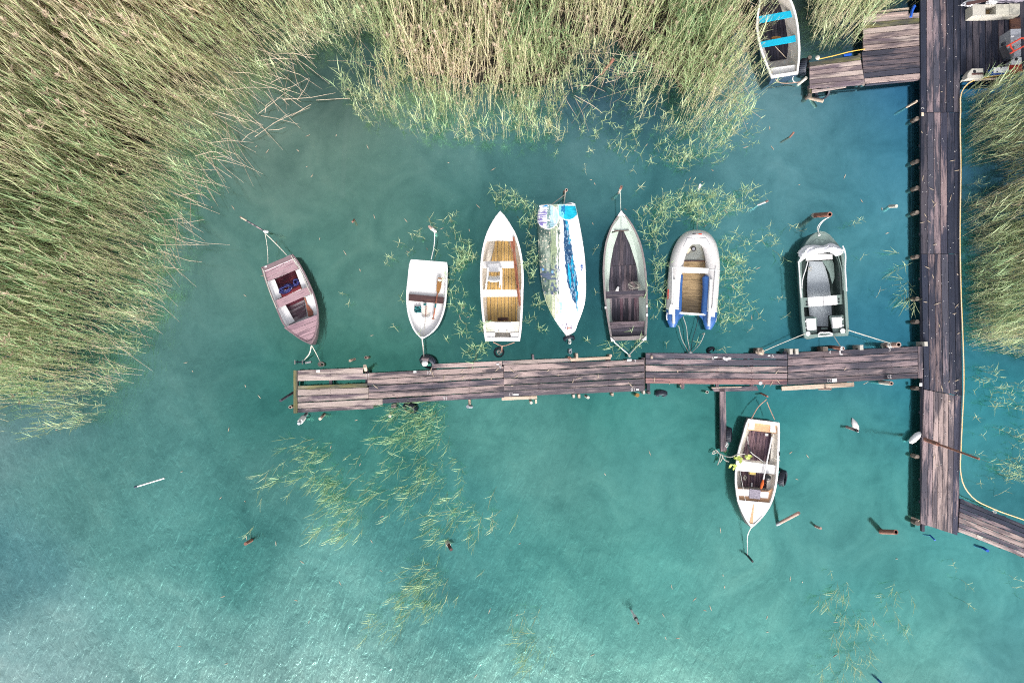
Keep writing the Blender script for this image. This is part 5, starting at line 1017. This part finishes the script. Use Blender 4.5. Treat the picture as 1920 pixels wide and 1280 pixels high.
c1 = (np.hypot(x-178, (y-250)*.9) < 80) & (y > 160); put(c1, (.75, .75, .75)); c1i = np.hypot(x-178, (y-250)*.9) < 75
put(c1i & (x > 195), (.36, .58, .72)); put(c1i & (x > 205) & (nz2(6, 50, 22) > .6), (.6, .72, .8)); put(c1i & (x < 195), (.74, .74, .78)); put(c1i & (x < 175) & (nz2(26, 6, 23) > .60), (.20, .17, .42)); put(c1i & (x > 172) & (x < 196) & (nz2(10, 6, 24) > .4), (.15, .25, .25)); put(c1i & (y < 180) & (x < 175), (.0, .25, .6)); put(c1i & (y > 285) & (x > 170) & (nz2(40, 4, 25) > .55), (.14, .24, .26))
c2 = (np.hypot(x-318, (y-195)) < 80) & (x > 252); put(c2, (.72, .78, .78)); c2i = (np.hypot(x-318, y-195) < 75) & (x > 255); put(c2i, (.0, .36, .52)); put(c2i & (x < 290), (.16, .50, .56)); put(c2i & (x > 272) & (x < 298) & (y < 235) & (nz2(8, 12, 26) > .35), (.01, .14, .32)); put((y < 172) & (x > 300), (.70, .68, .66)); put((y < 172) & (x > 180) & (x < 300) & (nz2(8, 5, 27) > .4), (.5, .58, .56))
col = np.clip(col*(.96+.08*rs.random((len(x), 1))), 0, 1)
idx = [[i*(nu+1)+j, i*(nu+1)+j+1, (i+1)*(nu+1)+j+1, (i+1)*(nu+1)+j] for i in range(nv) for j in range(nu)]
mb = MB(); mb.v = [Vector(v) for v in vs]; mb.f = idx; mb.m = [0]*len(idx)
if ((Vector(vs[1])-Vector(vs[0])).cross(Vector(vs[nu+1])-Vector(vs[0]))).z < 0: mb.f = [f[::-1] for f in mb.f]
mb.build('printed_cover', M['print'], b, smooth=True, colors=np.c_[col, np.ones(len(col))])
rail(b, s.L([(118, 176), (180, 168), (240, 172), (300, 168), (345, 156), (370, 166)], z+.02), .035, 'tarpw', 'rolled_hem', 20)
bline('mooring_line', 'pale line from the short pole to the left stern of the printed cover boat', [s(300, 92, .35), s(200, 168, .5)], .014, 'rope'); bline('mooring_line', 'pale line from the short pole straight to the printed cover boat', [s(302, 75, .45), s(292, 160, .5)], .016, 'rope')
tangle(s(332, 1130, .2), .035, .12, 16, .013, 'ropew', 14, 'mooring_knot', None, 'knotted white rope between the printed cover boat and the pier', 0, .1); tangle(s(335, 1200, .2), .05, .10, 18, .012, 'greybox', 15, 'mooring_chain', None, 'grey rope loops ending at the pier under the printed cover boat', 0, .1); tangle(s(328, 1245, .46), .05, .05, 14, .014, 'rust', 16, 'rope_wrap', None, 'brown rope wrapped on the top edge of the pier')
# 5 mint boat, weathered floor
s = V(1100, 340, 3.765); z = .46
b = boat('rowing_boat', 'mint green rowing boat with weathered grey board floor and white corner caps', s(243, 208, z), s(295, 1120, z))
hull(b, s.L([(243, 208), (215, 248), (180, 300), (152, 365), (130, 440), (118, 530), (113, 630), (118, 740), (126, 840), (138, 930), (155, 1030), (172, 1126)], z), s.L([(243, 208), (280, 250), (318, 300), (350, 360), (380, 430), (405, 530), (420, 630), (428, 740), (431, 850), (431, 950), (427, 1040), (420, 1116)], z), z, .08, .055, .08, .72, .04, .03, 'rim', 'rimgrey', 'mint', 'rimgrey')
slab(b, s, [(243, 240), (215, 278), (180, 330), (168, 352), (322, 348), (300, 305), (272, 262)], .42, .02, 'mint', 'bow_panel'); rail(b, s.L([(195, 348), (245, 350), (298, 345)], .44), .012, 'brown', 'bow_trim'); rail(b, s.L([(243, 245), (243, 345)], .43), .008, 'greybox', 'centre_seam')
boards(s.L([(222, 356), (264, 356), (300, 440), (346, 588), (165, 596), (188, 470)], .10), (0, 1), 10, .11, .02, M['oldfloor'], b, 'floor_board', gap=.006); boards(s.L([(165, 598), (347, 591), (378, 700), (392, 770), (155, 775), (158, 680)], .10), (0, 1), 13, .105, .02, M['oldfloor'], b, 'floor_board', gap=.006); boards(s.L([(158, 826), (390, 820), (391, 980), (168, 985)], .10), (0, 1), 12, .11, .02, [M['oldfloor'], M['oldfloor'], M['greyfloor']], b, 'floor_board', gap=.006)
# side benches
slab(b, s, [(226, 352), (190, 462), (168, 580), (158, 700), (155, 775), (124, 778), (122, 640), (134, 480), (162, 370)], .20, .03, 'mint', 'side_panel'); slab(b, s, [(262, 350), (304, 440), (348, 580), (382, 700), (392, 775), (424, 772), (418, 640), (398, 520), (368, 430), (328, 352)], .20, .03, 'mint', 'side_panel')
slab(b, s, [(140, 832), (157, 830), (168, 985), (156, 1000)], .20, .03, 'mint', 'side_panel'); slab(b, s, [(390, 822), (421, 820), (420, 985), (392, 985)], .20, .03, 'mint', 'side_panel')
boards(s.L([(131, 778), (421, 768), (420, 818), (138, 830)], .42), (1, .03), 2, .43, .03, M['oldfloor'], b, 'thwart_board', gap=.008); boards(s.L([(160, 992), (418, 984), (414, 1108), (174, 1106)], .40), (1, .03), 5, .40, .025, M['oldfloor'], b, 'stern_board', gap=.012)
for c3, nm in (([(243, 206), (219, 243), (272, 241)], 'bow_cap'), ([(168, 1098), (202, 1127), (173, 1130)], 'corner_cap'), ([(422, 1088), (422, 1120), (388, 1120)], 'corner_cap')): slab(b, s, c3, .485+(.08 if nm == 'bow_cap' else 0), .03, 'white2', nm)
for x, y in ((425, 880), (426, 942), (133, 890)): slab(b, s, [(x-5, y-8), (x+6, y-8), (x+6, y+8), (x-5, y+8)], .49, .03, 'white2', 'rowlock')
tangle(s(335, 735, .18), .22, .10, 30, .010, 'rope', 22, 'rope_tangle', None, 'loose grey rope tangle ahead of the thwart in the mint green boat', 0, .06)
t = thing('float', 'pinkish bottle float in the rope tangle of the mint green boat', 'float', tuple(s(326, 725, .3))); MB().tube([s(314, 710, .24), s(342, 742, .24)], .05, 8).build('bottle', M['pink'], t, smooth=True)
t = thing('bailer', 'white scoop at the left of the thwart in the mint green boat', 'bailer', tuple(s(216, 760, .3))); slab(t, s, [(204, 770), (218, 740), (232, 745), (226, 774)], .22, .08, 'white2', 'scoop', inset=.01)
bline('mooring_line', 'pale line from the orange tipped pole to the mint green bow', [s(238, 78, .5), s(240, 210, .5)], .013, 'mint'); bline('mooring_line', 'double pale line from the left stern corner of the mint boat to the pier', [s(192, 1130, .42), s(298, 1222, .3)], .016, 'ropew', .02); bline('mooring_line', 'green overgrown line from the right stern corner of the mint boat to the pier', [s(405, 1122, .42), s(360, 1160, .25), s(302, 1222, .3)], .013, 'rope')
t = thing('shackle', 'pale knot at the pier where the mint green boat is tied', 'knot', tuple(s(300, 1232, .3))); MB().tube([s(298, 1222, .3), s(306, 1240, .32)], .04, 8).build('knot', M['rope'], t, smooth=True)
# 6 inflatable
s = V(1220, 410, 4.923)
b = boat('inflatable_dinghy', 'grey and blue inflatable dinghy with a murky wet floor', s(420, 120, .4), s(370, 960, .4))
zc, rt = .26, .215
cl = [(203, 1000), (204, 900), (208, 780), (216, 650), (226, 520), (238, 420), (262, 320), (305, 230), (355, 180), (420, 168), (485, 178), (530, 225), (560, 320), (572, 420), (570, 520), (562, 650), (552, 780), (545, 900), (532, 1022)]
pts_ = spl(s.L(cl, zc), 90); N_ = len(pts_)
def tubeseg(i0, i1, name, mat, taper0=False, taper1=False):
    q = pts_[i0:i1+1]; rad = [rt]*len(q)
    for e, on in ((0, taper0), (1, taper1)):
        if on:
            for k in range(len(q)):
                kk = k if e == 0 else len(q)-1-k
                if kk < 6: rad[k] = rt*(.35+.65*math.sin(math.pi/2*min(1, (kk+.3)/6)))
    return MB().tube(q, rad, 20).build(name, M[mat], b, smooth=True)
tubeseg(0, 8, 'stern_cone', 'pvcblue', True); tubeseg(8, N_-9, 'buoyancy_tube', 'pvc'); tubeseg(N_-9, N_-1, 'stern_cone', 'pvcblue', False, True)
for i in (8, N_-9, 26, N_-27): MB().tube([pts_[i-1].lerp(pts_[i], .7), pts_[i].lerp(pts_[i+1], .3)], rt+.006, 20, cap=False).build('seam_band', M['seatw'], b, smooth=True)
for sg, q in ((-1, [(262, 500), (256, 600), (252, 740), (246, 880)]), (1, [(512, 520), (516, 640), (508, 760), (498, 890)])): MB().tube(spl(s.L(q, .30), 20), [.05]+[.125]*18+[.10], 14).build('inner_chamber', M['pvcblue'], b, smooth=True)
slab(b, s, [(345, 210), (478, 210), (500, 300), (505, 395), (285, 395), (310, 300)], .13, .05, 'muck2', 'bow_floor'); 
ff = [[(280, 392), (508, 392), (505, 560), (278, 560)], [(278, 563), (505, 563), (490, 720), (270, 715)], [(270, 718), (490, 723), (478, 884), (258, 870)]]
for q in ff: slab(b, s, q, .12, .05, 'muck', 'floor_board')
rail(b, s.L([(280, 392), (395, 388), (508, 392)], .135), .02, 'brown', 'floor_batten')
slab(b, s, [(269, 443), (536, 458), (531, 506), (267, 497)], .46, .03, 'seatw', 'bench'); slab(b, s, [(240, 858), (525, 878), (524, 894), (240, 874)], .40, .30, 'seatw', 'transom')
for x, y, q in ((1, 1, [(240, 876), (310, 880), (262, 935), (246, 925)]), (2, 2, [(520, 896), (448, 892), (492, 945), (512, 940)])): slab(b, s, q, .28, .04, 'pvcblue', 'transom_flap')
for q in ([(212, 560), (216, 700), (212, 850), (212, 968)], [(556, 560), (548, 720), (542, 860), (536, 990)]): rail(b, s.L(q, zc+rt+.005), .045, 'seatw', 'rubbing_strip', 14, 8)
vl = disc(b, s(397, 278, .15), .075, .02, 'black', 'valve'); disc(vl, s(397, 278, .165), .045, .02, 'greybox', 'valve_cap'); t = thing('tag', 'cream paper tag in the bow of the inflatable dinghy', 'tag', tuple(s(346, 298, .2))); slab(t, s, [(345, 262), (375, 285), (342, 325), (322, 308)], .19, .01, 'hosepale', 'paper')
for q, mt in (([(386, 134), (414, 136), (414, 143), (386, 142)], 'black'), ([(416, 136), (440, 138), (440, 145), (416, 143)], 'pink'), ([(442, 138), (472, 137), (472, 147), (442, 146)], 'redp')): slab(b, s, q, zc+rt*.985, .02, mt, 'lettering_strip')
slab(b, s, [(158, 650), (166, 650), (163, 740), (156, 740)], zc+rt*.62, .05, 'redp', 'side_marking')
rail(b, s.L([(338, 180), (425, 190), (508, 182), (545, 240)], zc+rt+.003), .006, 'greybox', 'seam_line'); rail(b, s.L([(300, 260), (338, 180)], zc+rt), .006, 'greybox', 'seam_line'); rail(b, s.L([(262, 350), (245, 460), (240, 600), (236, 860)], zc+rt-.03), .006, 'greybox', 'seam_line')
for g_, nk, bl_, lb in (((203, 452), (196, 780), [(190, 784), (202, 792), (210, 830), (208, 882), (166, 880), (168, 830), (180, 792)], 'white oar on the left tube of the inflatable dinghy'), ((602, 450), (574, 812), [(572, 810), (582, 820), (594, 860), (592, 905), (552, 903), (554, 850), (563, 818)], 'white oar on the right tube of the inflatable dinghy')):
    t = oar(lb, s, g_, nk, bl_, .50, 'white2', .50)
for x, y in ((153, 905), (598, 920)): MB().tube(spl(s.L([(x, y-40), (x-6 if x < 300 else x+6, y), (x, y+32)], .34), 8), .02, 6).build('handle', M['seatw'], b, smooth=True)
for q, lb in (([(430, 120), (428, 60), (440, 0)], 'pale line from the inflatable bow into the reed patch'), ([(300, 905), (330, 1000), (340, 1100), (368, 1235)], 'overgrown left stern line of the inflatable dinghy'), ([(440, 905), (420, 1000), (385, 1120), (370, 1235)], 'dark right stern line of the inflatable dinghy'), ([(258, 985), (285, 1100), (355, 1240)], 'pale stern line from the left tube end to the pier'), ([(500, 1055), (450, 1160), (375, 1240)], 'pale stern line from the right tube end to the pier')):
    bline('mooring_line', lb, s.L(q, .22), .009, 'black' if 'dark' in lb else 'rope')
t = thing('mooring_ball', 'white knot float at the pier where the inflatable dinghy is tied', 'float', tuple(s(368, 1242, .3))); MB().lathe(s(368, 1242, .3), [(.001, -.05), (.05, -.02), (.055, .01), (.03, .045), (.001, .05)], 10).build('ball', M['ropew'], t, smooth=True)
# 7 dark green motor boat
s = V(1450, 390, 4.923); z = .55
b = boat('motor_boat', 'dark green aluminium boat with a folded white canopy and white seats', s(425, 215, z), s(490, 1195, z))
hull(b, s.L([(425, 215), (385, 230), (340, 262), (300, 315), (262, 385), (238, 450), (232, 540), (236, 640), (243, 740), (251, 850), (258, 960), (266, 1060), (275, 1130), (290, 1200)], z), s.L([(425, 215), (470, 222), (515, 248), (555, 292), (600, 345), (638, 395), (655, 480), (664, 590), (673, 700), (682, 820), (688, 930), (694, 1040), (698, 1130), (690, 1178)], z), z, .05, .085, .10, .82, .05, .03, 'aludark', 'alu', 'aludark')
slab(b, s, [(425, 222), (380, 240), (335, 275), (300, 325), (290, 350), (575, 350), (548, 295), (510, 255), (468, 230)], .60, .04, 'alu', 'bow_deck'); slab(b, s, [(395, 290), (470, 300), (540, 330), (560, 345), (330, 345)], .61, .015, 'alu', 'bow_hatch')
slab(b, s, [(300, 420), (545, 425), (548, 472), (300, 486)], .48, .04, 'seatw', 'bow_seat')
slab(b, s, [(333, 490), (452, 492), (478, 545), (500, 620), (518, 700), (527, 780), (532, 860), (540, 985), (505, 992), (508, 1095), (398, 1090), (392, 1000), (334, 992), (322, 880), (312, 760), (314, 640), (322, 560)], .20, .04, 'floorpad', 'deck_pad')
slab(b, s, [(548, 440), (580, 460), (610, 560), (620, 700), (625, 985), (580, 985), (580, 600), (560, 490)], .17, .03, 'alu', 'side_step'); slab(b, s, [(455, 488), (545, 480), (560, 520), (565, 640), (545, 700), (520, 600), (490, 540)], .30, .03, 'alu', 'inner_deck')
bn = slab(b, s, [(273, 828), (632, 800), (638, 886), (280, 916)], .44, .04, 'alu', 'bench'); slab(bn, s, [(318, 824), (458, 814), (462, 900), (325, 911)], .50, .05, 'white2', 'bench_cushion', inset=.008); slab(bn, s, [(460, 814), (588, 804), (595, 890), (464, 900)], .50, .05, 'white2', 'bench_cushion', inset=.008)
for x in (308, 604):
    for y in (868, 895): slab(bn, s, [(x-8, y-9-(x-308)*.09), (x+8, y-10-(x-308)*.09), (x+8, y+6-(x-308)*.09), (x-8, y+7-(x-308)*.09)], .447, .01, 'black', 'bench_slot')
slab(b, s, [(270, 1005), (385, 1000), (400, 1015), (405, 1150), (280, 1160)], .46, .05, 'alu', 'stern_deck'); slab(b, s, [(520, 1000), (535, 992), (688, 985), (692, 1140), (555, 1150)], .46, .05, 'alu', 'stern_deck')
slab(b, s, [(303, 1022), (393, 1017), (400, 1124), (312, 1129)], .53, .06, 'white2', 'stern_seat', inset=.008); slab(b, s, [(541, 1008), (634, 1004), (638, 1104), (548, 1109)], .53, .06, 'white2', 'stern_seat', inset=.008)
for x, y in ((300, 1045), (303, 1105), (640, 1025), (643, 1085)): slab(b, s, [(x-6, y-7), (x+6, y-7), (x+6, y+7), (x-6, y+7)], .50, .02, 'white2', 'seat_latch')
mw = slab(b, s, [(404, 1098), (512, 1095), (550, 1120), (550, 1150), (410, 1152)], .25, .05, 'black', 'motor_well'); slab(mw, s, [(440, 1105), (500, 1103), (502, 1118), (442, 1120)], .28, .02, 'pier2' if False else 'alu', 'well_rib')
rh = disc(b, s(320, 1158, .56), .07, .03, 'white2', 'round_hatch'); disc(rh, s(320, 1158, .565), .02, .003, 'greybox', 'hatch_mark', 8); disc(b, s(642, 1133, .56), .075, .03, 'white2', 'round_hatch')
slab(b, s, [(412, 1178), (550, 1168), (552, 1178), (414, 1190)], .57, .03, 'seatw', 'transom_plate'); rail(b, s.L([(415, 1168), (425, 1155), (480, 1150), (515, 1148), (545, 1160)], .60), .022, 'white2', 'transom_handle')
slab(b, s, [(296, 1196), (345, 1190), (400, 1180), (545, 1172), (620, 1160), (690, 1158), (692, 1178), (600, 1178), (410, 1192), (350, 1205), (310, 1210)], .50, .04, 'alu', 'swim_step')
rail(b, s.L([(232, 490), (242, 600), (248, 720), (258, 828)], .70), .022, 'white2', 'canopy_rail'); rail(b, s.L([(640, 350), (658, 390), (664, 560), (676, 768)], .70), .022, 'white2', 'canopy_rail'); rail(b, s.L([(320, 490), (300, 560), (270, 660), (262, 740)], .68), .016, 'white2', 'canopy_strut')
cn = []; n1_, n2_ = 46, 14; vs = []
q = random.Random(12); top_ = s.L([(232, 410), (300, 350), (380, 338), (470, 345), (540, 320), (600, 342), (645, 372)], .70); bot_ = s.L([(250, 500), (290, 470), (380, 420), (450, 410), (540, 405), (600, 438), (640, 425)], .70)
tt_, bb_ = spl(top_, n1_+1), spl(bot_, n1_+1)
for i in range(n1_+1):
    for j in range(n2_+1):
        v = j/n2_; p = tt_[i].lerp(bb_[i], v); w_ = math.sin(math.pi*v); p.z = .60 + .12*w_ + .035*w_*math.sin(i*.9+5*v*math.sin(i*.23))+.03*w_*math.sin(v*14+i*.37); p.x += .012*math.sin(i*1.7+j); vs.append(p)
fs = [[i*(n2_+1)+j, (i+1)*(n2_+1)+j, (i+1)*(n2_+1)+j+1, i*(n2_+1)+j+1] for i in range(n1_) for j in range(n2_)]
o = MB().add(vs, fs).build('folded_canopy', M['tarpw'], b, smooth=True); md = o.modifiers.new('t', 'SOLIDIFY'); md.thickness = .012
slab(b, s, [(300, 425), (250, 500), (245, 470), (260, 410)], .60, .04, 'tarpw', 'canopy_flap', inset=.02)
rail(b, s.L([(575, 435), (600, 500), (615, 650), (625, 800)], .58), .02, 'aludark', 'side_rib'); rail(b, s.L([(600, 440), (630, 560), (645, 760)], .62), .014, 'alu', 'side_rib')
for x, y in ((603, 610), (604, 640), (606, 665)): slab(b, s, [(x-8, y-6), (x+8, y-6), (x+8, y+5), (x-8, y+5)], .60, .02, 'black', 'clip')
tangle(s(345, 560, .26), .09, .08, 14, .006, 'rope', 31, 'fishing_line', None, 'thin coiled cord on the deck pad of the dark green boat', 0, .02)
tangle(s(422, 250, .64), .035, .05, 16, .013, 'ropew', 32, 'bow_knot', None, 'white rope knot on the bow of the dark green boat', 0, .03)
bline('mooring_line', 'looped white line from the open rusty pipe to the dark green bow', [s(520, 80, .9), s(460, 120, .7), s(425, 170, .62), s(412, 225, .62)], .014, 'ropew'); bline('mooring_line', 'second white line from the open rusty pipe to the dark green bow', [s(515, 84, .9), s(440, 130, .66), s(405, 190, .6), s(420, 230, .62)], .010, 'ropew')
bline('mooring_line', 'long line from the left stern of the dark green boat down to the log end', [s(290, 1160, .56), s(-85, 1318, .38)], .012, 'rope', .04); bline('mooring_line', 'long line from the right stern of the dark green boat to the open pipe', [s(690, 1125, .58), s(1015, 1225, .5), s(1120, 1258, .7)], .014, 'rope', .02); bline('mooring_line', 'short line from the transom of the dark green boat to the capped pipe', [s(555, 1175, .5), s(618, 1275, .7)], .013, 'rope')
# 8 peach trimmed boat
s = V(1320, 730, 3.879); z = .48
b = boat('rowing_boat', 'white rowing boat with peach orange trim moored alone below the pier', s(340, 1003, z), s(435, 228, z))
hull(b, s.L([(340, 1003), (300, 945), (268, 880), (245, 820), (230, 740), (224, 660), (230, 560), (245, 460), (264, 390), (285, 320), (305, 250), (322, 213)], z), s.L([(340, 1003), (395, 955), (440, 905), (480, 845), (510, 770), (530, 680), (540, 600), (546, 520), (549, 440), (551, 360), (552, 290), (549, 240)], z), z, .08, .06, .12, .80, .05, .03, 'rim', 'white', 'cream')
sst = slab(b, s, [(328, 236), (530, 250), (530, 318), (320, 294)], .40, .03, 'peach', 'stern_seat'); slab(sst, s, [(330, 234), (370, 236), (366, 292), (322, 290)], .43, .03, 'white2', 'seat_pad', inset=.006); slab(sst, s, [(485, 250), (518, 252), (522, 312), (482, 308)], .43, .03, 'white2', 'seat_pad', inset=.006)
boards(s.L([(336, 298), (492, 318), (470, 524), (276, 506), (300, 400)], .15), s(380, 520)-s(410, 300), 9, .16, .02, M['brownfloor'], b, 'floor_board', gap=.008); boards(s.L([(258, 590), (456, 612), (455, 714), (276, 704)], .15), s(360, 705)-s(362, 600), 10, .16, .02, M['brownfloor'], b, 'floor_board', gap=.008)
slab(b, s, [(246, 514), (526, 552), (518, 616), (246, 590)], .42, .03, 'white', 'thwart'); slab(b, s, [(535, 300), (545, 302), (545, 560), (526, 600), (530, 480)], .44, .02, 'peach', 'side_trim'); slab(b, s, [(500, 322), (536, 324), (532, 548), (480, 545)], .32, .03, 'cream', 'side_bench'); slab(b, s, [(460, 618), (518, 618), (512, 680), (470, 738), (456, 715)], .32, .03, 'cream', 'side_bench')
slab(b, s, [(238, 710), (300, 722), (470, 736), (518, 708), (500, 790), (482, 822), (250, 800)], .44, .03, 'peach', 'bow_bench'); slab(b, s, [(245, 722), (332, 726), (330, 775), (250, 772)], .47, .03, 'white2', 'seat_pad', inset=.006); slab(b, s, [(408, 742), (472, 745), (468, 790), (410, 788)], .47, .03, 'white2', 'seat_pad', inset=.006)
fd = slab(b, s, [(240, 802), (482, 824), (450, 880), (400, 940), (342, 992), (300, 935), (262, 860)], .53, .03, 'white', 'foredeck'); slab(fd, s, [(358, 835), (364, 835), (356, 975), (338, 988), (330, 975)], .536, .006, 'peach', 'deck_stripe')
t = thing('cloth', 'grey speckled cloth folded on the bow bench of the peach trimmed boat', 'cloth', tuple(s(371, 760, .48))); slab(t, s, [(334, 722), (414, 732), (408, 798), (328, 790)], .50, .03, 'cloth', 'cloth', inset=.005)
t = thing('boathook', 'white handled boathook with orange end in the peach trimmed boat', 'boathook', tuple(s(460, 500, .46))); MB().tube([s(494, 345, .5), s(432, 655, .5)], .022, 8).build('shaft', M['white2'], t, smooth=True); MB().tube([s(432, 655, .5), s(424, 685, .5), s(414, 720, .5)], [.022, .05, .03], 8).build('orange_end', M['orange'], t, smooth=True)
t = thing('ball_fender', 'black ball beside the boathook in the peach trimmed boat', 'ball', tuple(s(464, 640, .5))); MB().lathe(s(464, 640, .46), [(.001, -.1)]+[(.095*math.cos(a), .095*math.sin(a)) for a in np.linspace(-1.4, 1.4, 9)]+[(.001, .1)], 14).build('ball', M['black'], t, smooth=True)
t = thing('sponge', 'yellow sponge just behind the thwart of the peach trimmed boat', 'sponge', tuple(s(355, 608, .3))); slab(t, s, [(332, 596), (380, 600), (378, 622), (332, 618)], .30, .1, 'sponge', 'block', inset=.008)
t = thing('bottle', 'small white bottle on the brown floor of the peach trimmed boat', 'bottle', tuple(s(348, 692, .25))); MB().tube([s(348, 678, .2), s(347, 706, .2)], .025, 8).build('body', M['white2'], t, smooth=True)
rail(b, s.L([(318, 340), (322, 400), (338, 450), (400, 500), (450, 540)], .38), .010, 'ropew', 'inner_line'); rail(b, s.L([(320, 400), (324, 425), (340, 450)], .40), .022, 'black', 'line_sleeve'); rail(b, s.L([(262, 590), (280, 690), (300, 800), (330, 940)], .55), .006, 'ropew', 'bow_string'); tangle(s(296, 640, .2), .06, .10, 14, .008, 'rope', 41, 'cord_coil', None, 'pale cord coil on the left of the brown floor of the peach trimmed boat')
slab(b, s, [(446, 318), (468, 320), (466, 338), (446, 336)], .18, .01, 'white2', 'floor_plate'); slab(b, s, [(545, 455), (553, 455), (553, 480), (545, 480)], .50, .03, 'black', 'rowlock'); slab(b, s, [(510, 495), (545, 505), (556, 518), (530, 515)], .47, .02, 'foam', 'side_cleat')
bline('mooring_line', 'pinkish line from the bent pipe to the left stern corner of the peach trimmed boat', [s(456, 70, .45), s(400, 120, .45), s(346, 208, .48)], .014, 'ropeorange'); bline('mooring_line', 'pinkish line from the bent pipe to the right stern corner of the peach trimmed boat', [s(458, 90, .45), s(515, 220, .48)], .013, 'ropeorange', .02); bline('mooring_line', 'pale bow line of the peach trimmed boat running down to the black stake', [s(342, 1003, .5), s(318, 1060, .3), s(316, 1140, .2), s(316, 1200, .15)], .013, 'ropew')
t = thing('vine', 'dry root with a few yellow green leaves reaching over the peach trimmed boat', 'vine', tuple(K(150, 480, .3)))
MB().tube(spl([K(95, 455, .15), K(150, 482, .3), K(200, 490, .5), (K(240, 472, .62)), K(300, 468, .65)], 16), .014, 6).build('stem', M['foam'], t, smooth=True)
for q in ([(95, 455), (60, 468), (70, 445)], [(120, 470), (110, 520), (98, 548)], [(130, 475), (150, 510), (182, 525)], [(105, 455), (85, 440), (70, 455)], [(135, 480), (130, 505), (115, 530)]): MB().tube(spl(K.L(q, .2), 6), .014, 5).build('root', M['foam'], t, smooth=True)
lm = paint('yellow_green_leaf', (.42, .50, .10), .3, .6, 8, (.25, .33, .08)); q = random.Random(8)
for cx_, cy_, n_ in ((212, 550, 6), (245, 497, 8), (325, 487, 6), (275, 520, 4)):
    for k in range(n_):
        c = K(cx_+q.gauss(0, 12), cy_+q.gauss(0, 10), .66+q.uniform(-.03, .05)); a = q.uniform(0, 6.28); u = Vector((math.cos(a), math.sin(a), q.uniform(-.3, .3)))*.06; w_ = Vector((-math.sin(a), math.cos(a), q.uniform(-.3, .3)))*.045
        MB().add([c-u, c-w_*.8, c+w_*.1+u, c+w_, c-u*.3+w_], [[0, 1, 2, 3, 4]]).build('leaf', lm, t)
tangle(K(165, 405, .35), .045, .10, 16, .013, 'ropew', 44, 'rope_coil', None, 'white rope coil at the foot of the narrow mooring beam', 0, .05)
# 9 boat with turquoise seats
s = V(1380, 0, 6.4); z = .50
b = boat('rowing_boat', 'grimy white rowing boat with two turquoise seats wedged in the top reeds', s(420, -360, z), s(590, 920, z))
hull(b, s.L([(420, -360), (335, -200), (290, -60), (262, 80), (245, 200), (240, 330), (258, 470), (295, 610), (345, 740), (390, 850), (430, 946)], z), s.L([(420, -360), (530, -230), (600, -100), (660, 10), (708, 130), (745, 290), (765, 480), (772, 600), (768, 700), (758, 800), (745, 894)], z), z, .10, .06, .10, .70, .04, .03, 'navy', 'white', 'creamwall')
boards(s.L([(300, -100), (520, -110), (556, 30), (600, 180), (640, 380), (640, 440), (625, 560), (610, 708), (410, 742), (350, 590), (300, 480), (280, 330), (285, 150)], .14), s(500, 720)-s(440, 0), 10, .15, .02, M['blackfloor'], b, 'floor_board', gap=.008)
slab(b, s, [(275, 200), (655, 130), (680, 205), (286, 278)], .42, .03, 'bluebright', 'thwart'); slab(b, s, [(290, 505), (716, 424), (724, 500), (306, 573)], .42, .03, 'bluebright', 'thwart')
slab(b, s, [(400, 822), (728, 776), (742, 872), (432, 915)], .40, .04, 'white', 'stern_locker'); slab(b, s, [(430, 905), (740, 868), (747, 893), (434, 942)], .46, .05, 'white2', 'stern_board')
for f_ in (.2, .4, .6, .8): rail(b, [s(645+90*f_, 180, .2+.25*f_), s(655+95*f_, 400, .2+.25*f_), s(640+120*f_, 700, .2+.25*f_)], .008, 'creamwall', 'side_lath', 8)
slab(b, s, [(425, 455), (445, 440), (500, 436), (540, 440), (540, 462), (440, 470)], .30, .02, 'oary', 'bent_wood'); bline('mooring_line', 'slack line from the turquoise seated boat to the wood by the tyre', [s(475, 955, .35), s(520, 990, .2), s(640, 1000, .1), s(770, 985, .2)], .012, 'ropeorange')
bline('tow_loop', 'white loop of rope hanging off the stern of the turquoise seated boat', [s(690, 915, .4), s(680, 950, .25), (s(700, 985, .15)), s(730, 990, .15)], .012, 'ropew')
MB().tube([s(470, 560, .40), s(605, 700, .18)], .008, 5).build('fallen_reed_stick', strawm, b)
# painted numbers become plain meshes
dg = bpy.context.evaluated_depsgraph_get()
for o in [o for o in scene.objects if o.type == 'FONT']:
    me = bpy.data.meshes.new_from_object(o.evaluated_get(dg)); n = bpy.data.objects.new('painted_number', me); COL.objects.link(n); W = WM[o]; p = o.parent; reg(n, W, p); bpy.data.objects.remove(o)
